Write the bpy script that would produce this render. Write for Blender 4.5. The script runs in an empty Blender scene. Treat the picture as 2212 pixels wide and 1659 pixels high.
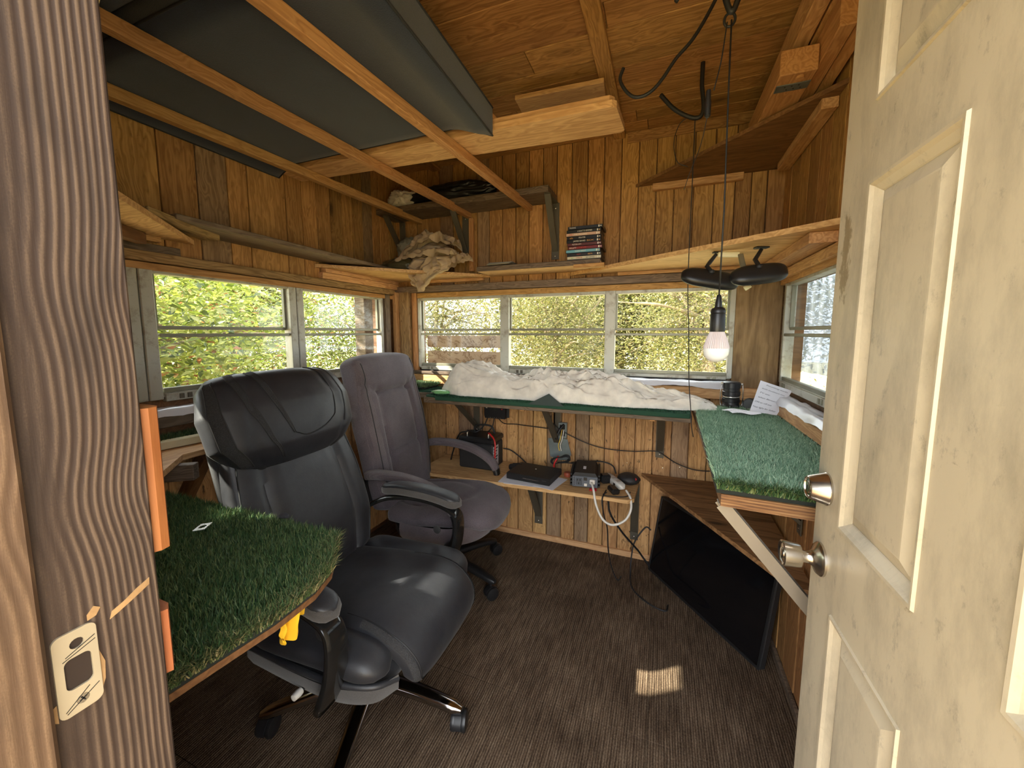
import bpy, bmesh, math, random
import numpy as np
from mathutils import Vector, Matrix, noise as mnoise
random.seed(7); np.random.seed(7)
S = bpy.context.scene
COL = S.collection
PI = math.pi

# ---------------------------------------------------------------- camera, world, sun, exposure
CAM_POS = Vector((0, 0, 1.36))
YAW, PITCH = math.radians(21.3), math.radians(5.9)
cam = bpy.data.cameras.new('camera')
co = bpy.data.objects.new('camera', cam); COL.objects.link(co)
co.location = CAM_POS
co.rotation_euler = (PI/2 - PITCH, 0, YAW)
cam.sensor_fit = 'HORIZONTAL'; cam.sensor_width = 36
cam.lens = 36*830/2212
cam.shift_y = -25.5/2212
cam.clip_start = 0.01
S.camera = co

w = bpy.data.worlds.new('sky'); S.world = w; w.use_nodes = True
nt = w.node_tree; nt.nodes.clear()
wo = nt.nodes.new('ShaderNodeOutputWorld'); bg = nt.nodes.new('ShaderNodeBackground')
bg.inputs[0].default_value = (0.93, 0.965, 1.0, 1); bg.inputs[1].default_value = 2.6
nt.links.new(bg.outputs[0], wo.inputs[0])

SUN_DIR = Vector((1, 0.64, -0.80)).normalized()      # direction the light travels
sl = bpy.data.lights.new('sun', 'SUN'); sl.energy = 10; sl.angle = math.radians(0.55); sl.color = (1.0, 0.92, 0.78)
so = bpy.data.objects.new('sun', sl); COL.objects.link(so)
so.rotation_euler = SUN_DIR.to_track_quat('-Z', 'Y').to_euler()
so.location = (-6, -3, 6)

S.view_settings.view_transform = 'Standard'; S.view_settings.look = 'None'
S.view_settings.gamma = 1; S.view_settings.use_curve_mapping = False
S.view_settings.exposure = 1.6
try:
    S.cycles.max_bounces = 9; S.cycles.diffuse_bounces = 6; S.cycles.transparent_max_bounces = 12
    S.cycles.caustics_reflective = False; S.cycles.caustics_refractive = False
except Exception:
    pass

# ---------------------------------------------------------------- material helpers
def srgb(r, g, b):
    f = lambda c: (c/255/12.92) if c/255 <= 0.04045 else ((c/255+0.055)/1.055)**2.4
    return (f(r), f(g), f(b), 1)

class NT:
    def __init__(s, name):
        s.m = bpy.data.materials.new(name); s.m.use_nodes = True
        s.t = s.m.node_tree; s.t.nodes.clear()
        s.out = s.t.nodes.new('ShaderNodeOutputMaterial')
    def n(s, typ, **kw):
        nd = s.t.nodes.new('ShaderNode'+typ)
        for k, v in kw.items():
            if k.startswith('i_'):
                nd.inputs[k[2:]].default_value = v
            else:
                setattr(nd, k, v)
        return nd
    def l(s, a, b): s.t.links.new(a, b)
    def math(s, op, a, b=None, clamp=False):
        nd = s.n('Math', operation=op, use_clamp=clamp)
        for i, v in enumerate((a, b)):
            if v is None: continue
            if isinstance(v, (int, float)): nd.inputs[i].default_value = v
            else: s.l(v, nd.inputs[i])
        return nd.outputs[0]
    def mix(s, fac, a, b, blend='MIX'):
        nd = s.n('Mix', data_type='RGBA', blend_type=blend)
        for i, v in ((0, fac), (6, a), (7, b)):
            if isinstance(v, (int, float)): nd.inputs[i].default_value = v
            elif isinstance(v, tuple): nd.inputs[i].default_value = v
            else: s.l(v, nd.inputs[i])
        return nd.outputs[2]
    def ramp(s, fac, stops):
        nd = s.n('ValToRGB'); cr = nd.color_ramp
        while len(cr.elements) < len(stops): cr.elements.new(0.5)
        for e, (p, c) in zip(cr.elements, stops):
            e.position = p; e.color = c if isinstance(c, tuple) else (c, c, c, 1)
        s.l(fac, nd.inputs[0]); return nd.outputs[0]
    def noise(s, vec, scale, detail=4, rough=0.55, dist=0.0):
        nd = s.n('TexNoise'); nd.inputs['Scale'].default_value = scale
        nd.inputs['Detail'].default_value = detail; nd.inputs['Roughness'].default_value = rough
        nd.inputs['Distortion'].default_value = dist
        if vec is not None: s.l(vec, nd.inputs['Vector'])
        return nd.outputs[0]
    def vmul(s, v, xyz):
        nd = s.n('VectorMath', operation='MULTIPLY'); s.l(v, nd.inputs[0]); nd.inputs[1].default_value = xyz
        return nd.outputs[0]
    def vadd(s, a, b):
        nd = s.n('VectorMath', operation='ADD'); s.l(a, nd.inputs[0]); s.l(b, nd.inputs[1]); return nd.outputs[0]
    def obj(s): return s.n('TexCoord').outputs['Object']
    def rnd(s): return s.n('ObjectInfo').outputs['Random']
    def bump(s, h, strength=0.3, dist=0.002):
        nd = s.n('Bump'); nd.inputs['Strength'].default_value = strength; nd.inputs['Distance'].default_value = dist
        s.l(h, nd.inputs['Height']); return nd.outputs[0]
    def bsdf(s, color=None, rough=0.5, metal=0.0, normal=None, **kw):
        nd = s.n('BsdfPrincipled')
        for k, v in (('Base Color', color), ('Roughness', rough), ('Metallic', metal)):
            if v is None: continue
            if isinstance(v, (int, float, tuple)): nd.inputs[k].default_value = v
            else: s.l(v, nd.inputs[k])
        for k, v in kw.items(): nd.inputs[k.replace('_', ' ')].default_value = v
        if normal is not None: s.l(normal, nd.inputs['Normal'])
        return nd
    def done(s, sh): s.l(sh.outputs[0], s.out.inputs[0]); return s.m

def plain(name, c, rough=0.5, metal=0.0, bump=0.0, bscale=200, var=0.0, **kw):
    t = NT(name); o = t.obj(); col = c; nrm = None
    if var:
        nz = t.noise(o, 9, 5)
        col = t.mix(t.ramp(nz, [(0.3, 0.0), (0.7, 1.0)]), tuple(x*(1-var) for x in c[:3])+(1,), tuple(min(1, x*(1+var)) for x in c[:3])+(1,))
    if bump: nrm = t.bump(t.noise(o, bscale, 3), bump)
    return t.done(t.bsdf(col, rough, metal, nrm, **kw))

def wood(name, dark, light, axis='X', rough=0.62, var=0.28, grey=0.0, mold=0.0, knots=1.0, ring=9.0, contrast=1.0, spec=0.3):
    """pine board: long grain along one local axis, knots, per-board tone"""
    t = NT(name); o = t.obj(); r = t.rnd()
    off = t.n('CombineXYZ')
    t.l(t.math('MULTIPLY', r, 17.3), off.inputs[0]); t.l(t.math('MULTIPLY', r, 41.7), off.inputs[1]); t.l(t.math('MULTIPLY', r, 29.1), off.inputs[2])
    v = t.vadd(o, off.outputs[0])
    st = {'X': (0.07, 1, 1), 'Y': (1, 0.07, 1), 'Z': (1, 1, 0.07)}[axis]
    g = t.vmul(v, st)
    warp = t.noise(t.vmul(v, tuple(2.2 if q == 1 else 1.1 for q in st)), 3.0, 3)
    # knots
    kv = t.vmul(v, tuple(7.5 if q == 1 else 2.6 for q in st))
    vor = t.n('TexVoronoi', feature='F1'); vor.inputs['Scale'].default_value = 1.0; t.l(kv, vor.inputs['Vector'])
    kd = vor.outputs['Distance']
    ksep = t.n('SeparateColor'); t.l(vor.outputs['Color'], ksep.inputs[0])
    has = t.math('GREATER_THAN', ksep.outputs[0], 0.62)
    ringp = t.math('ADD', t.math('MULTIPLY', warp, 1.6), t.math('MULTIPLY', t.math('POWER', t.math('SUBTRACT', 1.0, kd, True), 4.0), 0.9))
    gv = t.n('VectorMath', operation='ADD'); t.l(g, gv.inputs[0])
    cx = t.n('CombineXYZ')
    for i in range(3): t.l(t.math('MULTIPLY', ringp, 0.05), cx.inputs[i])
    t.l(cx.outputs[0], gv.inputs[1]); gg = gv.outputs[0]
    rings = t.noise(gg, ring*3.2, 2, 0.4)
    rings = t.math('FRACT', t.math('MULTIPLY', rings, 7.0))
    rings = t.math('ABSOLUTE', t.math('SUBTRACT', rings, 0.5))
    rings = t.math('MULTIPLY', rings, 2.0)
    fine = t.noise(t.vmul(g, (1, 1, 1)), 190, 4, 0.6)
    broad = t.noise(g, 6.0, 3)
    f = t.math('ADD', t.math('MULTIPLY', rings, 0.34*contrast), t.math('ADD', t.math('MULTIPLY', fine, 0.45*contrast), t.math('MULTIPLY', broad, 0.5)))
    f = t.math('SUBTRACT', f, 0.22+0.17*(contrast-1))
    c = t.ramp(f, [(0.12, dark), (0.72, light)])
    if knots:
        km = t.math('MULTIPLY', t.ramp(kd, [(0.05, 1.0), (0.12, 0.0)]), t.math('MULTIPLY', has, knots))
        c = t.mix(km, c, tuple(x*0.28 for x in dark[:3])+(1,))
        kh = t.math('MULTIPLY', t.ramp(kd, [(0.1, 0.45), (0.3, 0.0)]), t.math('MULTIPLY', has, knots))
        c = t.mix(kh, c, tuple(x*0.6 for x in dark[:3])+(1,))
    if mold:
        mv = t.noise(t.vmul(v, tuple(60 if q == 1 else 26 for q in st)), 1.0, 3, 0.6)
        mm = t.math('MULTIPLY', t.ramp(mv, [(0.62, 0.0), (0.68, 1.0)]), t.ramp(t.noise(v, 5, 2), [(0.45, 0.0), (0.6, mold)]))
        c = t.mix(mm, c, (0.02, 0.014, 0.008, 1))
    if grey:
        r2 = t.math('FRACT', t.math('MULTIPLY', r, 7.77))
        gm = t.math('MULTIPLY', t.math('LESS_THAN', r2, grey), 0.72)
        hs = t.n('HueSaturation'); hs.inputs['Saturation'].default_value = 0.72; hs.inputs['Value'].default_value = 0.55; t.l(c, hs.inputs['Color'])
        c = t.mix(gm, c, hs.outputs[0])
    # per-board value and hue
    hv = t.n('HueSaturation'); t.l(c, hv.inputs['Color'])
    r3 = t.math('FRACT', t.math('MULTIPLY', r, 13.31))
    mr = t.n('MapRange'); t.l(r3, mr.inputs[0]); mr.inputs[3].default_value = 1-var; mr.inputs[4].default_value = 1+var
    t.l(mr.outputs[0], hv.inputs['Value'])
    r4 = t.math('FRACT', t.math('MULTIPLY', r, 5.17))
    mh = t.n('MapRange'); t.l(r4, mh.inputs[0]); mh.inputs[3].default_value = 0.492; mh.inputs[4].default_value = 0.503
    t.l(mh.outputs[0], hv.inputs['Hue'])
    nrm = t.bump(t.math('ADD', t.math('MULTIPLY', rings, 0.4), fine), 0.25, 0.0015)
    b = t.bsdf(hv.outputs[0], rough, 0.0, nrm); b.inputs['Specular IOR Level'].default_value = spec
    return t.done(b)

# ---------------------------------------------------------------- mesh helpers
W = {}
def reg(o, M): W[o.name] = M.copy(); return o
def props(o, label=None, cat=None, group=None, kind=None):
    if label: o['label'] = label
    if cat: o['category'] = cat
    if group: o['group'] = group
    if kind: o['kind'] = kind
    return o
def thing(name, loc, label, cat, group=None, rz=0.0):
    o = bpy.data.objects.new(name, None); COL.objects.link(o); o.empty_display_size = 0.05
    o.location = loc; o.rotation_euler = (0, 0, rz)
    reg(o, Matrix.Translation(Vector(loc)) @ Matrix.Rotation(rz, 4, 'Z'))
    return props(o, label, cat, group)
def empty_part(name, parent, M):
    o = bpy.data.objects.new(name, None); COL.objects.link(o); o.parent = parent
    o.matrix_basis = M; reg(o, W[parent.name] @ M); return o

class MB:
    def __init__(s): s.v = []; s.f = []; s.mi = []
    def add(s, vs, fs, mi=0):
        b = len(s.v); s.v += [tuple(p) for p in vs]
        s.f += [tuple(i+b for i in f) for f in fs]; s.mi += [mi]*len(fs); return s
    def box(s, c, size, bev=0.0, R=None, mi=0):
        hx, hy, hz = (q/2 for q in size); b = min(bev, hx*0.9, hy*0.9, hz*0.9)
        if b <= 0:
            P = [Vector((x*hx, y*hy, z*hz)) for z in (-1, 1) for y in (-1, 1) for x in (-1, 1)]
            F = [(0, 2, 3, 1), (4, 5, 7, 6), (0, 1, 5, 4), (2, 6, 7, 3), (0, 4, 6, 2), (1, 3, 7, 5)]
        else:
            P = []; idx = {}
            for x in (-1, 1):
                for y in (-1, 1):
                    for z in (-1, 1):
                        for k in range(3):
                            q = [x*hx, y*hy, z*hz]
                            for j, sg in enumerate((x, y, z)):
                                if j != k: q[j] -= sg*b
                            idx[(x, y, z, k)] = len(P); P.append(Vector(q))
            F = []
            for k in range(3):
                o = [j for j in range(3) if j != k]
                for sg in (-1, 1):
                    ring = []
                    for a, d in ((-1, -1), (1, -1), (1, 1), (-1, 1)):
                        key = [0, 0, 0]; key[k] = sg; key[o[0]] = a; key[o[1]] = d
                        ring.append(idx[tuple(key)+(k,)])
                    if (sg > 0) == (k == 1): ring.reverse()
                    F.append(tuple(ring))
            for k in range(3):
                o = [j for j in range(3) if j != k]
                for a in (-1, 1):
                    for d in (-1, 1):
                        q = []
                        for sg in (-1, 1):
                            key = [0, 0, 0]; key[k] = sg; key[o[0]] = a; key[o[1]] = d; q.append(tuple(key))
                        ring = (idx[q[0]+(o[0],)], idx[q[1]+(o[0],)], idx[q[1]+(o[1],)], idx[q[0]+(o[1],)])
                        F.append(ring)
            for x in (-1, 1):
                for y in (-1, 1):
                    for z in (-1, 1): F.append(tuple(idx[(x, y, z, k)] for k in range(3)))
        if R is not None: P = [R @ p for p in P]
        c = Vector(c); return s.add([p+c for p in P], F, mi)
    def bx(s, x0, x1, y0, y1, z0, z1, bev=0.0, mi=0):
        return s.box(((x0+x1)/2, (y0+y1)/2, (z0+z1)/2), (abs(x1-x0), abs(y1-y0), abs(z1-z0)), bev, None, mi)
    def prism(s, poly, d0, d1, M=None, mi=0):
        """poly in local xy extruded along local z from d0 to d1"""
        n = len(poly); P = [Vector((x, y, d0)) for x, y in poly]+[Vector((x, y, d1)) for x, y in poly]
        F = [tuple(range(n-1, -1, -1)), tuple(range(n, 2*n))]+[(i, (i+1) % n, n+(i+1) % n, n+i) for i in range(n)]
        if M is not None: P = [M @ p for p in P]
        return s.add(P, F, mi)
    def tube(s, pts, r, n=8, cap=True, mi=0, smoothpts=0, closed=False):
        pts = [Vector(p) for p in pts]
        if smoothpts: pts = catmull(pts, smoothpts, closed)
        m = len(pts); rr = r if isinstance(r, (list, tuple)) else [r]*m
        if len(rr) != m: rr = [rr[min(len(rr)-1, int(i*len(rr)/m))] for i in range(m)]
        up = Vector((0, 0, 1)); P = []; prev = None
        for i, p in enumerate(pts):
            if closed: d = pts[(i+1) % m]-pts[i-1]
            else: d = pts[min(i+1, m-1)]-pts[max(i-1, 0)]
            if d.length < 1e-9: d = Vector((0, 0, 1))
            d.normalize()
            if prev is None:
                a = up if abs(d.z) < 0.9 else Vector((1, 0, 0)); u = d.cross(a).normalized()
            else:
                u = prev-d*prev.dot(d)
                u = u.normalized() if u.length > 1e-6 else d.orthogonal().normalized()
            prev = u; q = d.cross(u)
            for k in range(n):
                th = 2*PI*k/n; P.append(p+(u*math.cos(th)+q*math.sin(th))*rr[i])
        F = []
        for i in range(m if closed else m-1):
            j = (i+1) % m
            for k in range(n): F.append((i*n+k, i*n+(k+1) % n, j*n+(k+1) % n, j*n+k))
        if cap and not closed: F += [tuple(range(n-1, -1, -1)), tuple(range((m-1)*n, m*n))]
        return s.add(P, F, mi)
    def lathe(s, prof, n=24, M=None, mi=0, cap=True):
        """prof: list of (r, z) along local z"""
        P = []; m = len(prof)
        for r, z in prof:
            for k in range(n):
                a = 2*PI*k/n; P.append(Vector((r*math.cos(a), r*math.sin(a), z)))
        F = [(i*n+k, i*n+(k+1) % n, (i+1)*n+(k+1) % n, (i+1)*n+k) for i in range(m-1) for k in range(n)]
        if cap: F += [tuple(range(n-1, -1, -1)), tuple(range((m-1)*n, m*n))]
        if M is not None: P = [M @ p for p in P]
        return s.add(P, F, mi)
    def rings(s, R, cap=True, mi=0, closed=True):
        n = len(R[0]); P = [p for r in R for p in r]; m = len(R)
        F = [(i*n+k, i*n+(k+1) % n, (i+1)*n+(k+1) % n, (i+1)*n+k) for i in range(m-1) for k in range(n if closed else n-1)]
        if cap and closed: F += [tuple(range(n-1, -1, -1)), tuple(range((m-1)*n, m*n))]
        return s.add(P, F, mi)
    def grid(s, fn, nu, nv, mi=0, thick=0.0):
        P = [Vector(fn(i/nu, j/nv)) for i in range(nu+1) for j in range(nv+1)]
        F = [(i*(nv+1)+j, (i+1)*(nv+1)+j, (i+1)*(nv+1)+j+1, i*(nv+1)+j+1) for i in range(nu) for j in range(nv)]
        return s.add(P, F, mi)
    def mesh(s, name, mats, M=None, smooth=False):
        me = bpy.data.meshes.new(name)
        V = s.v if M is None else [tuple(M @ Vector(p)) for p in s.v]
        me.from_pydata(V, [], s.f)
        mats = mats if isinstance(mats, (list, tuple)) else [mats]
        for m in mats: me.materials.append(m)
        if len(mats) > 1: me.polygons.foreach_set('material_index', s.mi)
        me.validate(); me.update()
        bm = bmesh.new(); bm.from_mesh(me); bmesh.ops.recalc_face_normals(bm, faces=bm.faces); bm.to_mesh(me); bm.free()
        if smooth: shade(me, smooth)
        return me
    def build(s, name, mats, parent=None, world=True, smooth=False, space=None, **kw):
        """one mesh object; vertices are world coordinates (world=True) or the parent's local ones"""
        if parent is None:
            V = np.array(s.v); lo, hi = V.min(0), V.max(0)
            org = Vector(((lo[0]+hi[0])/2, (lo[1]+hi[1])/2, lo[2]))
            me = s.mesh(name, mats, Matrix.Translation(-org), smooth)
            o = bpy.data.objects.new(name, me); COL.objects.link(o); o.location = org
            reg(o, Matrix.Translation(org))
        else:
            P = W[parent.name]
            if space is not None: s.v = [tuple(W[space.name] @ Vector(p)) for p in s.v]; world = True
            V = np.array(s.v); lo, hi = V.min(0), V.max(0); c = Vector((lo+hi)/2)
            if world: c = P.inverted() @ c
            L = Matrix.Translation(c)
            M = (P @ L).inverted() if world else L.inverted()
            me = s.mesh(name, mats, M, smooth)
            o = bpy.data.objects.new(name, me); COL.objects.link(o); o.parent = parent; o.matrix_basis = L
            reg(o, P @ L)
        return props(o, **kw)

def shade(me, ang=40):
    me.polygons.foreach_set('use_smooth', [True]*len(me.polygons))
    if ang is True or ang >= 180: return
    bm = bmesh.new(); bm.from_mesh(me); a = math.radians(ang)
    for e in bm.edges:
        if len(e.link_faces) == 2 and e.calc_face_angle(0) > a: e.smooth = False
    bm.to_mesh(me); bm.free()
def catmull(P, k, closed=False):
    out = []; n = len(P)
    for i in range(n if closed else n-1):
        p0 = P[i-1] if (i > 0 or closed) else P[0]*2-P[1]
        p1 = P[i]; p2 = P[(i+1) % n]
        p3 = P[(i+2) % n] if (i+2 < n or closed) else P[-1]*2-P[-2]
        for j in range(k):
            t = j/k
            out.append(0.5*((2*p1)+(p2-p0)*t+(2*p0-5*p1+4*p2-p3)*t*t+(3*p1-p0-3*p2+p3)*t**3))
    if not closed: out.append(P[-1].copy())
    return out

def frame(a, b, up):
    x = (Vector(b)-Vector(a)).normalized(); z = Vector(up); z = (z-x*z.dot(x)).normalized(); y = z.cross(x)
    M = Matrix.Identity(4)
    for i in range(3): M[i][0] = x[i]; M[i][1] = y[i]; M[i][2] = z[i]
    return M
def board(name, a, b, width, thick, up, mat, parent=None, bev=0.002, **kw):
    """timber from a to b (axis of its body), local x along the grain; up = direction of its thickness"""
    a = Vector(a); b = Vector(b); L = (b-a).length
    M = Matrix.Translation((a+b)/2) @ frame(a, b, up)
    me = MB().box((0, 0, 0), (L, width, thick), bev).mesh(name, mat)
    o = bpy.data.objects.new(name, me); COL.objects.link(o)
    if parent is not None:
        o.parent = parent; o.matrix_basis = W[parent.name].inverted() @ M
    else: o.matrix_basis = M
    reg(o, M); return props(o, **kw)
def copy_obj(o, parent=None, M=None):
    c = o.copy(); COL.objects.link(c)
    if parent is not None: c.parent = parent
    if M is not None: c.matrix_basis = M
    W[c.name] = (W[parent.name] if parent is not None else Matrix.Identity(4)) @ c.matrix_basis
    return c
def interp(t, pts):
    if t <= pts[0][0]: return pts[0][1]
    for (a, va), (b, vb) in zip(pts, pts[1:]):
        if t <= b:
            q = (t-a)/(b-a); q = q*q*(3-2*q); return va+(vb-va)*q
    return pts[-1][1]
def lerp(t, pts):
    if t <= pts[0][0]: return pts[0][1]
    for (a, va), (b, vb) in zip(pts, pts[1:]):
        if t <= b: return va+(vb-va)*(t-a)/(b-a)
    return pts[-1][1]
def fbm(x, y, z=0.0, o=4): return mnoise.fractal(Vector((x, y, z)), 1.0, 2.0, o)
def fold(x, y, z): return (1-abs(mnoise.noise(Vector((x, y, z))))*2.6)
# ---------------------------------------------------------------- materials
PINE = wood('pine_plank', (.21, .098, .026, 1), (.50, .275, .090, 1), var=.2, grey=.05, mold=.3)
PINE_LOW = wood('pine_lower_plank', (.29, .145, .05, 1), (.62, .37, .155, 1), var=.17, grey=.12, mold=.8)
PINE_CEIL = wood('ceiling_plank', (.21, .10, .03, 1), (.47, .255, .088, 1), var=.16, contrast=1.2)
PLY_WALL = wood('wall_plywood', (.17, .08, .025, 1), (.40, .205, .075, 1), var=.15, knots=.6)
LUMBER = wood('framing_lumber', (.34, .17, .06, 1), (.66, .40, .18, 1), var=.12)
LUMBER_O = wood('orange_lumber', (.33, .155, .05, 1), (.58, .32, .125, 1), var=.1, knots=.5)
PLYX = wood('plywood_x', (.40, .215, .08, 1), (.72, .455, .215, 1), var=.1, ring=7)
PLYY = wood('plywood_y', (.40, .215, .08, 1), (.72, .455, .215, 1), axis='Y', var=.1, ring=7)
PLYD = wood('brown_plywood', (.10, .045, .017, 1), (.23, .115, .045, 1), var=.1, ring=6)
GREYW = wood('weathered_grey_wood', (.06, .042, .028, 1), (.20, .145, .10, 1), var=.15)
OLIVEW = wood('olive_stained_wood', (.13, .075, .025, 1), (.36, .235, .10, 1), var=.1, contrast=1.2)
def jamb_mat(name, dark, light, freq, warp, lo=.15):
    t = NT(name); p = t.n('NewGeometry').outputs['Position']; sp = t.n('SeparateXYZ'); t.l(p, sp.inputs[0])
    w1_ = t.noise(t.vmul(p, (3, 3, 2.6)), 1.0, 2, .4); w2_ = t.noise(t.vmul(p, (16, 16, 5)), 1.0, 2, .5)
    # two swollen places where the grain swerves round old knots
    sw = None
    for z_, a_, y_ in ((1.205, .010, .150), (1.40, .006, .145)):
        dz = t.math('SUBTRACT', sp.outputs[2], z_); g_ = t.math('POWER', 2.718, t.math('MULTIPLY', t.math('MULTIPLY', dz, dz), -420.0))
        sw = t.math('MULTIPLY', g_, a_) if sw is None else t.math('ADD', sw, t.math('MULTIPLY', g_, a_))
    y = t.math('ADD', sp.outputs[1], t.math('ADD', t.math('MULTIPLY', w1_, warp), t.math('ADD', t.math('MULTIPLY', w2_, warp*.16), sw)))
    y = t.math('ADD', y, t.math('MULTIPLY', t.math('ADD', sp.outputs[0], .49), .7))
    yy = t.math('POWER', t.math('MAXIMUM', t.math('SUBTRACT', y, .108), .001), 1.6)
    wv = t.math('SINE', t.math('MULTIPLY', yy, freq))
    sm = t.n('MapRange', interpolation_type='SMOOTHSTEP'); t.l(t.math('ADD', sp.outputs[1], t.math('MULTIPLY', w1_, .03)), sm.inputs[0]); sm.inputs[1].default_value = .158; sm.inputs[2].default_value = .190; sm.inputs[3].default_value = lo; sm.inputs[4].default_value = 1.0
    wv = t.math('MULTIPLY', wv, sm.outputs[0])
    fine = t.noise(t.vmul(p, (320, 320, 14)), 1.0, 4, .65); spk = t.noise(t.vmul(p, (900, 900, 500)), 1.0, 2)
    stain = t.noise(t.vmul(p, (22, 22, 7)), 1.0, 4, .6)
    f = t.math('ADD', t.math('MULTIPLY', wv, .30), t.math('ADD', t.math('MULTIPLY', fine, .5), t.math('MULTIPLY', spk, .22)))
    c = t.ramp(f, [(.22, dark), (.42, tuple(a*.75+b*.25 for a, b in zip(dark, light))), (.62, light)])
    c = t.mix(t.ramp(stain, [(.5, 0.), (.72, .6)]), c, tuple(x*.55 for x in dark[:3])+(1,))
    return t.done(t.bsdf(c, .7, 0, t.bump(t.math('ADD', wv, fine), .2, .0015)))
JAMBW = jamb_mat('brown_jamb_wood', (.034, .018, .0115, 1), (.120, .078, .050, 1), 2600, .020)
JAMBL = jamb_mat('light_jamb_wood', (.085, .045, .022, 1), (.19, .115, .062, 1), 3200, .022, .5)
ORANGE = wood('orange_trim_wood', (.22, .066, .018, 1), (.36, .130, .040, 1), axis='Z', var=.02, knots=.2, ring=5)
def alum():
    t = NT('aged_window_frame'); o = t.obj()
    c = t.mix(t.ramp(t.noise(o, 14, 6, .7), [(.5, 0.), (.68, .8)]), srgb(172, 170, 158), srgb(112, 98, 74))
    return t.done(t.bsdf(c, .45, .25, t.bump(t.noise(o, 120, 3), .1)))
ALU = alum()
ALU2 = plain('window_rail_grey', srgb(128, 126, 108), .4, .3, var=.15)
BLACKP = plain('black_plastic', (.012, .012, .013, 1), .38)
BLACKM = plain('matt_black_plastic', (.018, .018, .019, 1), .6, bump=.1)
RUBBER = plain('black_rubber', (.01, .01, .011, 1), .55)
STEEL = plain('satin_nickel', (.62, .58, .53, 1), .24, 1.0)
CHROME = plain('dark_chrome', (.42, .40, .39, 1), .13, 1.0)
BRKT = plain('brown_grey_bracket_paint', srgb(86, 80, 68), .5, .2, bump=.06, var=.08)
BRKT_L = plain('pale_grey_bracket_paint', srgb(142, 132, 118), .45, .3, var=.06)
GALV = plain('galvanised_steel', srgb(120, 130, 132), .4, .6, var=.2)
WHITEP = plain('white_plastic', srgb(214, 210, 202), .4)
PAPER = plain('white_paper', srgb(226, 226, 232), .8)
FOIL = plain('white_sill_film', srgb(205, 206, 212), .3, 0.1, bump=.25, bscale=25)
REDP = plain('red_plastic', srgb(190, 40, 40), .4)
YELLOWC = plain('yellow_cloth', srgb(230, 180, 30), .85, bump=.6, bscale=120, var=.12)
INK = plain('dark_ink', (.02, .02, .05, 1), .7)
DARK = plain('dark_gap', (.006, .005, .004, 1), .9)
def glass():
    t = NT('window_glass'); tr = t.n('BsdfTransparent'); tr.inputs[0].default_value = (.95, .97, .955, 1)
    gl = t.n('BsdfGlossy'); gl.inputs['Roughness'].default_value = .03
    df = t.n('BsdfTranslucent'); df.inputs[0].default_value = (.8, .82, .8, 1)
    fr = t.n('LayerWeight'); fr.inputs[0].default_value = .12
    m1 = t.n('MixShader'); t.l(t.math('MULTIPLY', fr.outputs['Facing'], .35), m1.inputs[0]); t.l(tr.outputs[0], m1.inputs[1]); t.l(gl.outputs[0], m1.inputs[2])
    m2 = t.n('MixShader'); t.l(t.ramp(t.noise(t.obj(), 7, 5), [(.45, .004), (.8, .022)]), m2.inputs[0]); t.l(m1.outputs[0], m2.inputs[1]); t.l(df.outputs[0], m2.inputs[2])
    return t.done(m2)
GLASS = glass()
def carpet():
    t = NT('ribbed_brown_carpet'); o = t.n('TexCoord').outputs['Object']; geo = t.n('NewGeometry'); p = geo.outputs['Position']
    sp = t.n('SeparateXYZ'); t.l(p, sp.inputs[0])
    wig = t.noise(t.vmul(p, (30, 3, 1)), 1.0, 2)
    x = t.math('ADD', sp.outputs[0], t.math('MULTIPLY', wig, .003))
    rib = t.math('SINE', t.math('MULTIPLY', x, 2*PI/.0085))
    dash = t.noise(t.vmul(p, (118, 9, 1)), 1.0, 4, .65)
    loops = t.noise(t.vmul(p, (260, 150, 1)), 1.0, 3, .7)
    sq = t.noise(t.vmul(p, (4, 4, 1)), 1.0, 3)
    f = t.math('ADD', t.math('MULTIPLY', dash, .52), t.math('ADD', t.math('MULTIPLY', rib, .07), t.math('ADD', t.math('MULTIPLY', loops, .48), t.math('MULTIPLY', sq, .25))))
    c = t.ramp(f, [(.46, srgb(50, 39, 30)), (.63, srgb(90, 74, 59)), (.82, srgb(138, 120, 100))])
    r = t.rnd(); hv = t.n('HueSaturation'); t.l(c, hv.inputs['Color'])
    mr = t.n('MapRange'); t.l(r, mr.inputs[0]); mr.inputs[3].default_value = .9; mr.inputs[4].default_value = 1.08; t.l(mr.outputs[0], hv.inputs['Value'])
    b = t.bsdf(hv.outputs[0], .95, 0, t.bump(t.math('ADD', t.math('MULTIPLY', rib, .5), loops), .5, .003)); b.inputs['Specular IOR Level'].default_value = .1
    return t.done(b)
CARPET = carpet()

# ---------------------------------------------------------------- shell dimensions
XL, XR, XRL, YB, YF, ZC = -1.80, .56, .505, 2.336, .225, 2.46
T = 0.09
def structure(name, mb, mats, **kw): return mb.build(name, mats, kind='structure', **kw)

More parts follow.
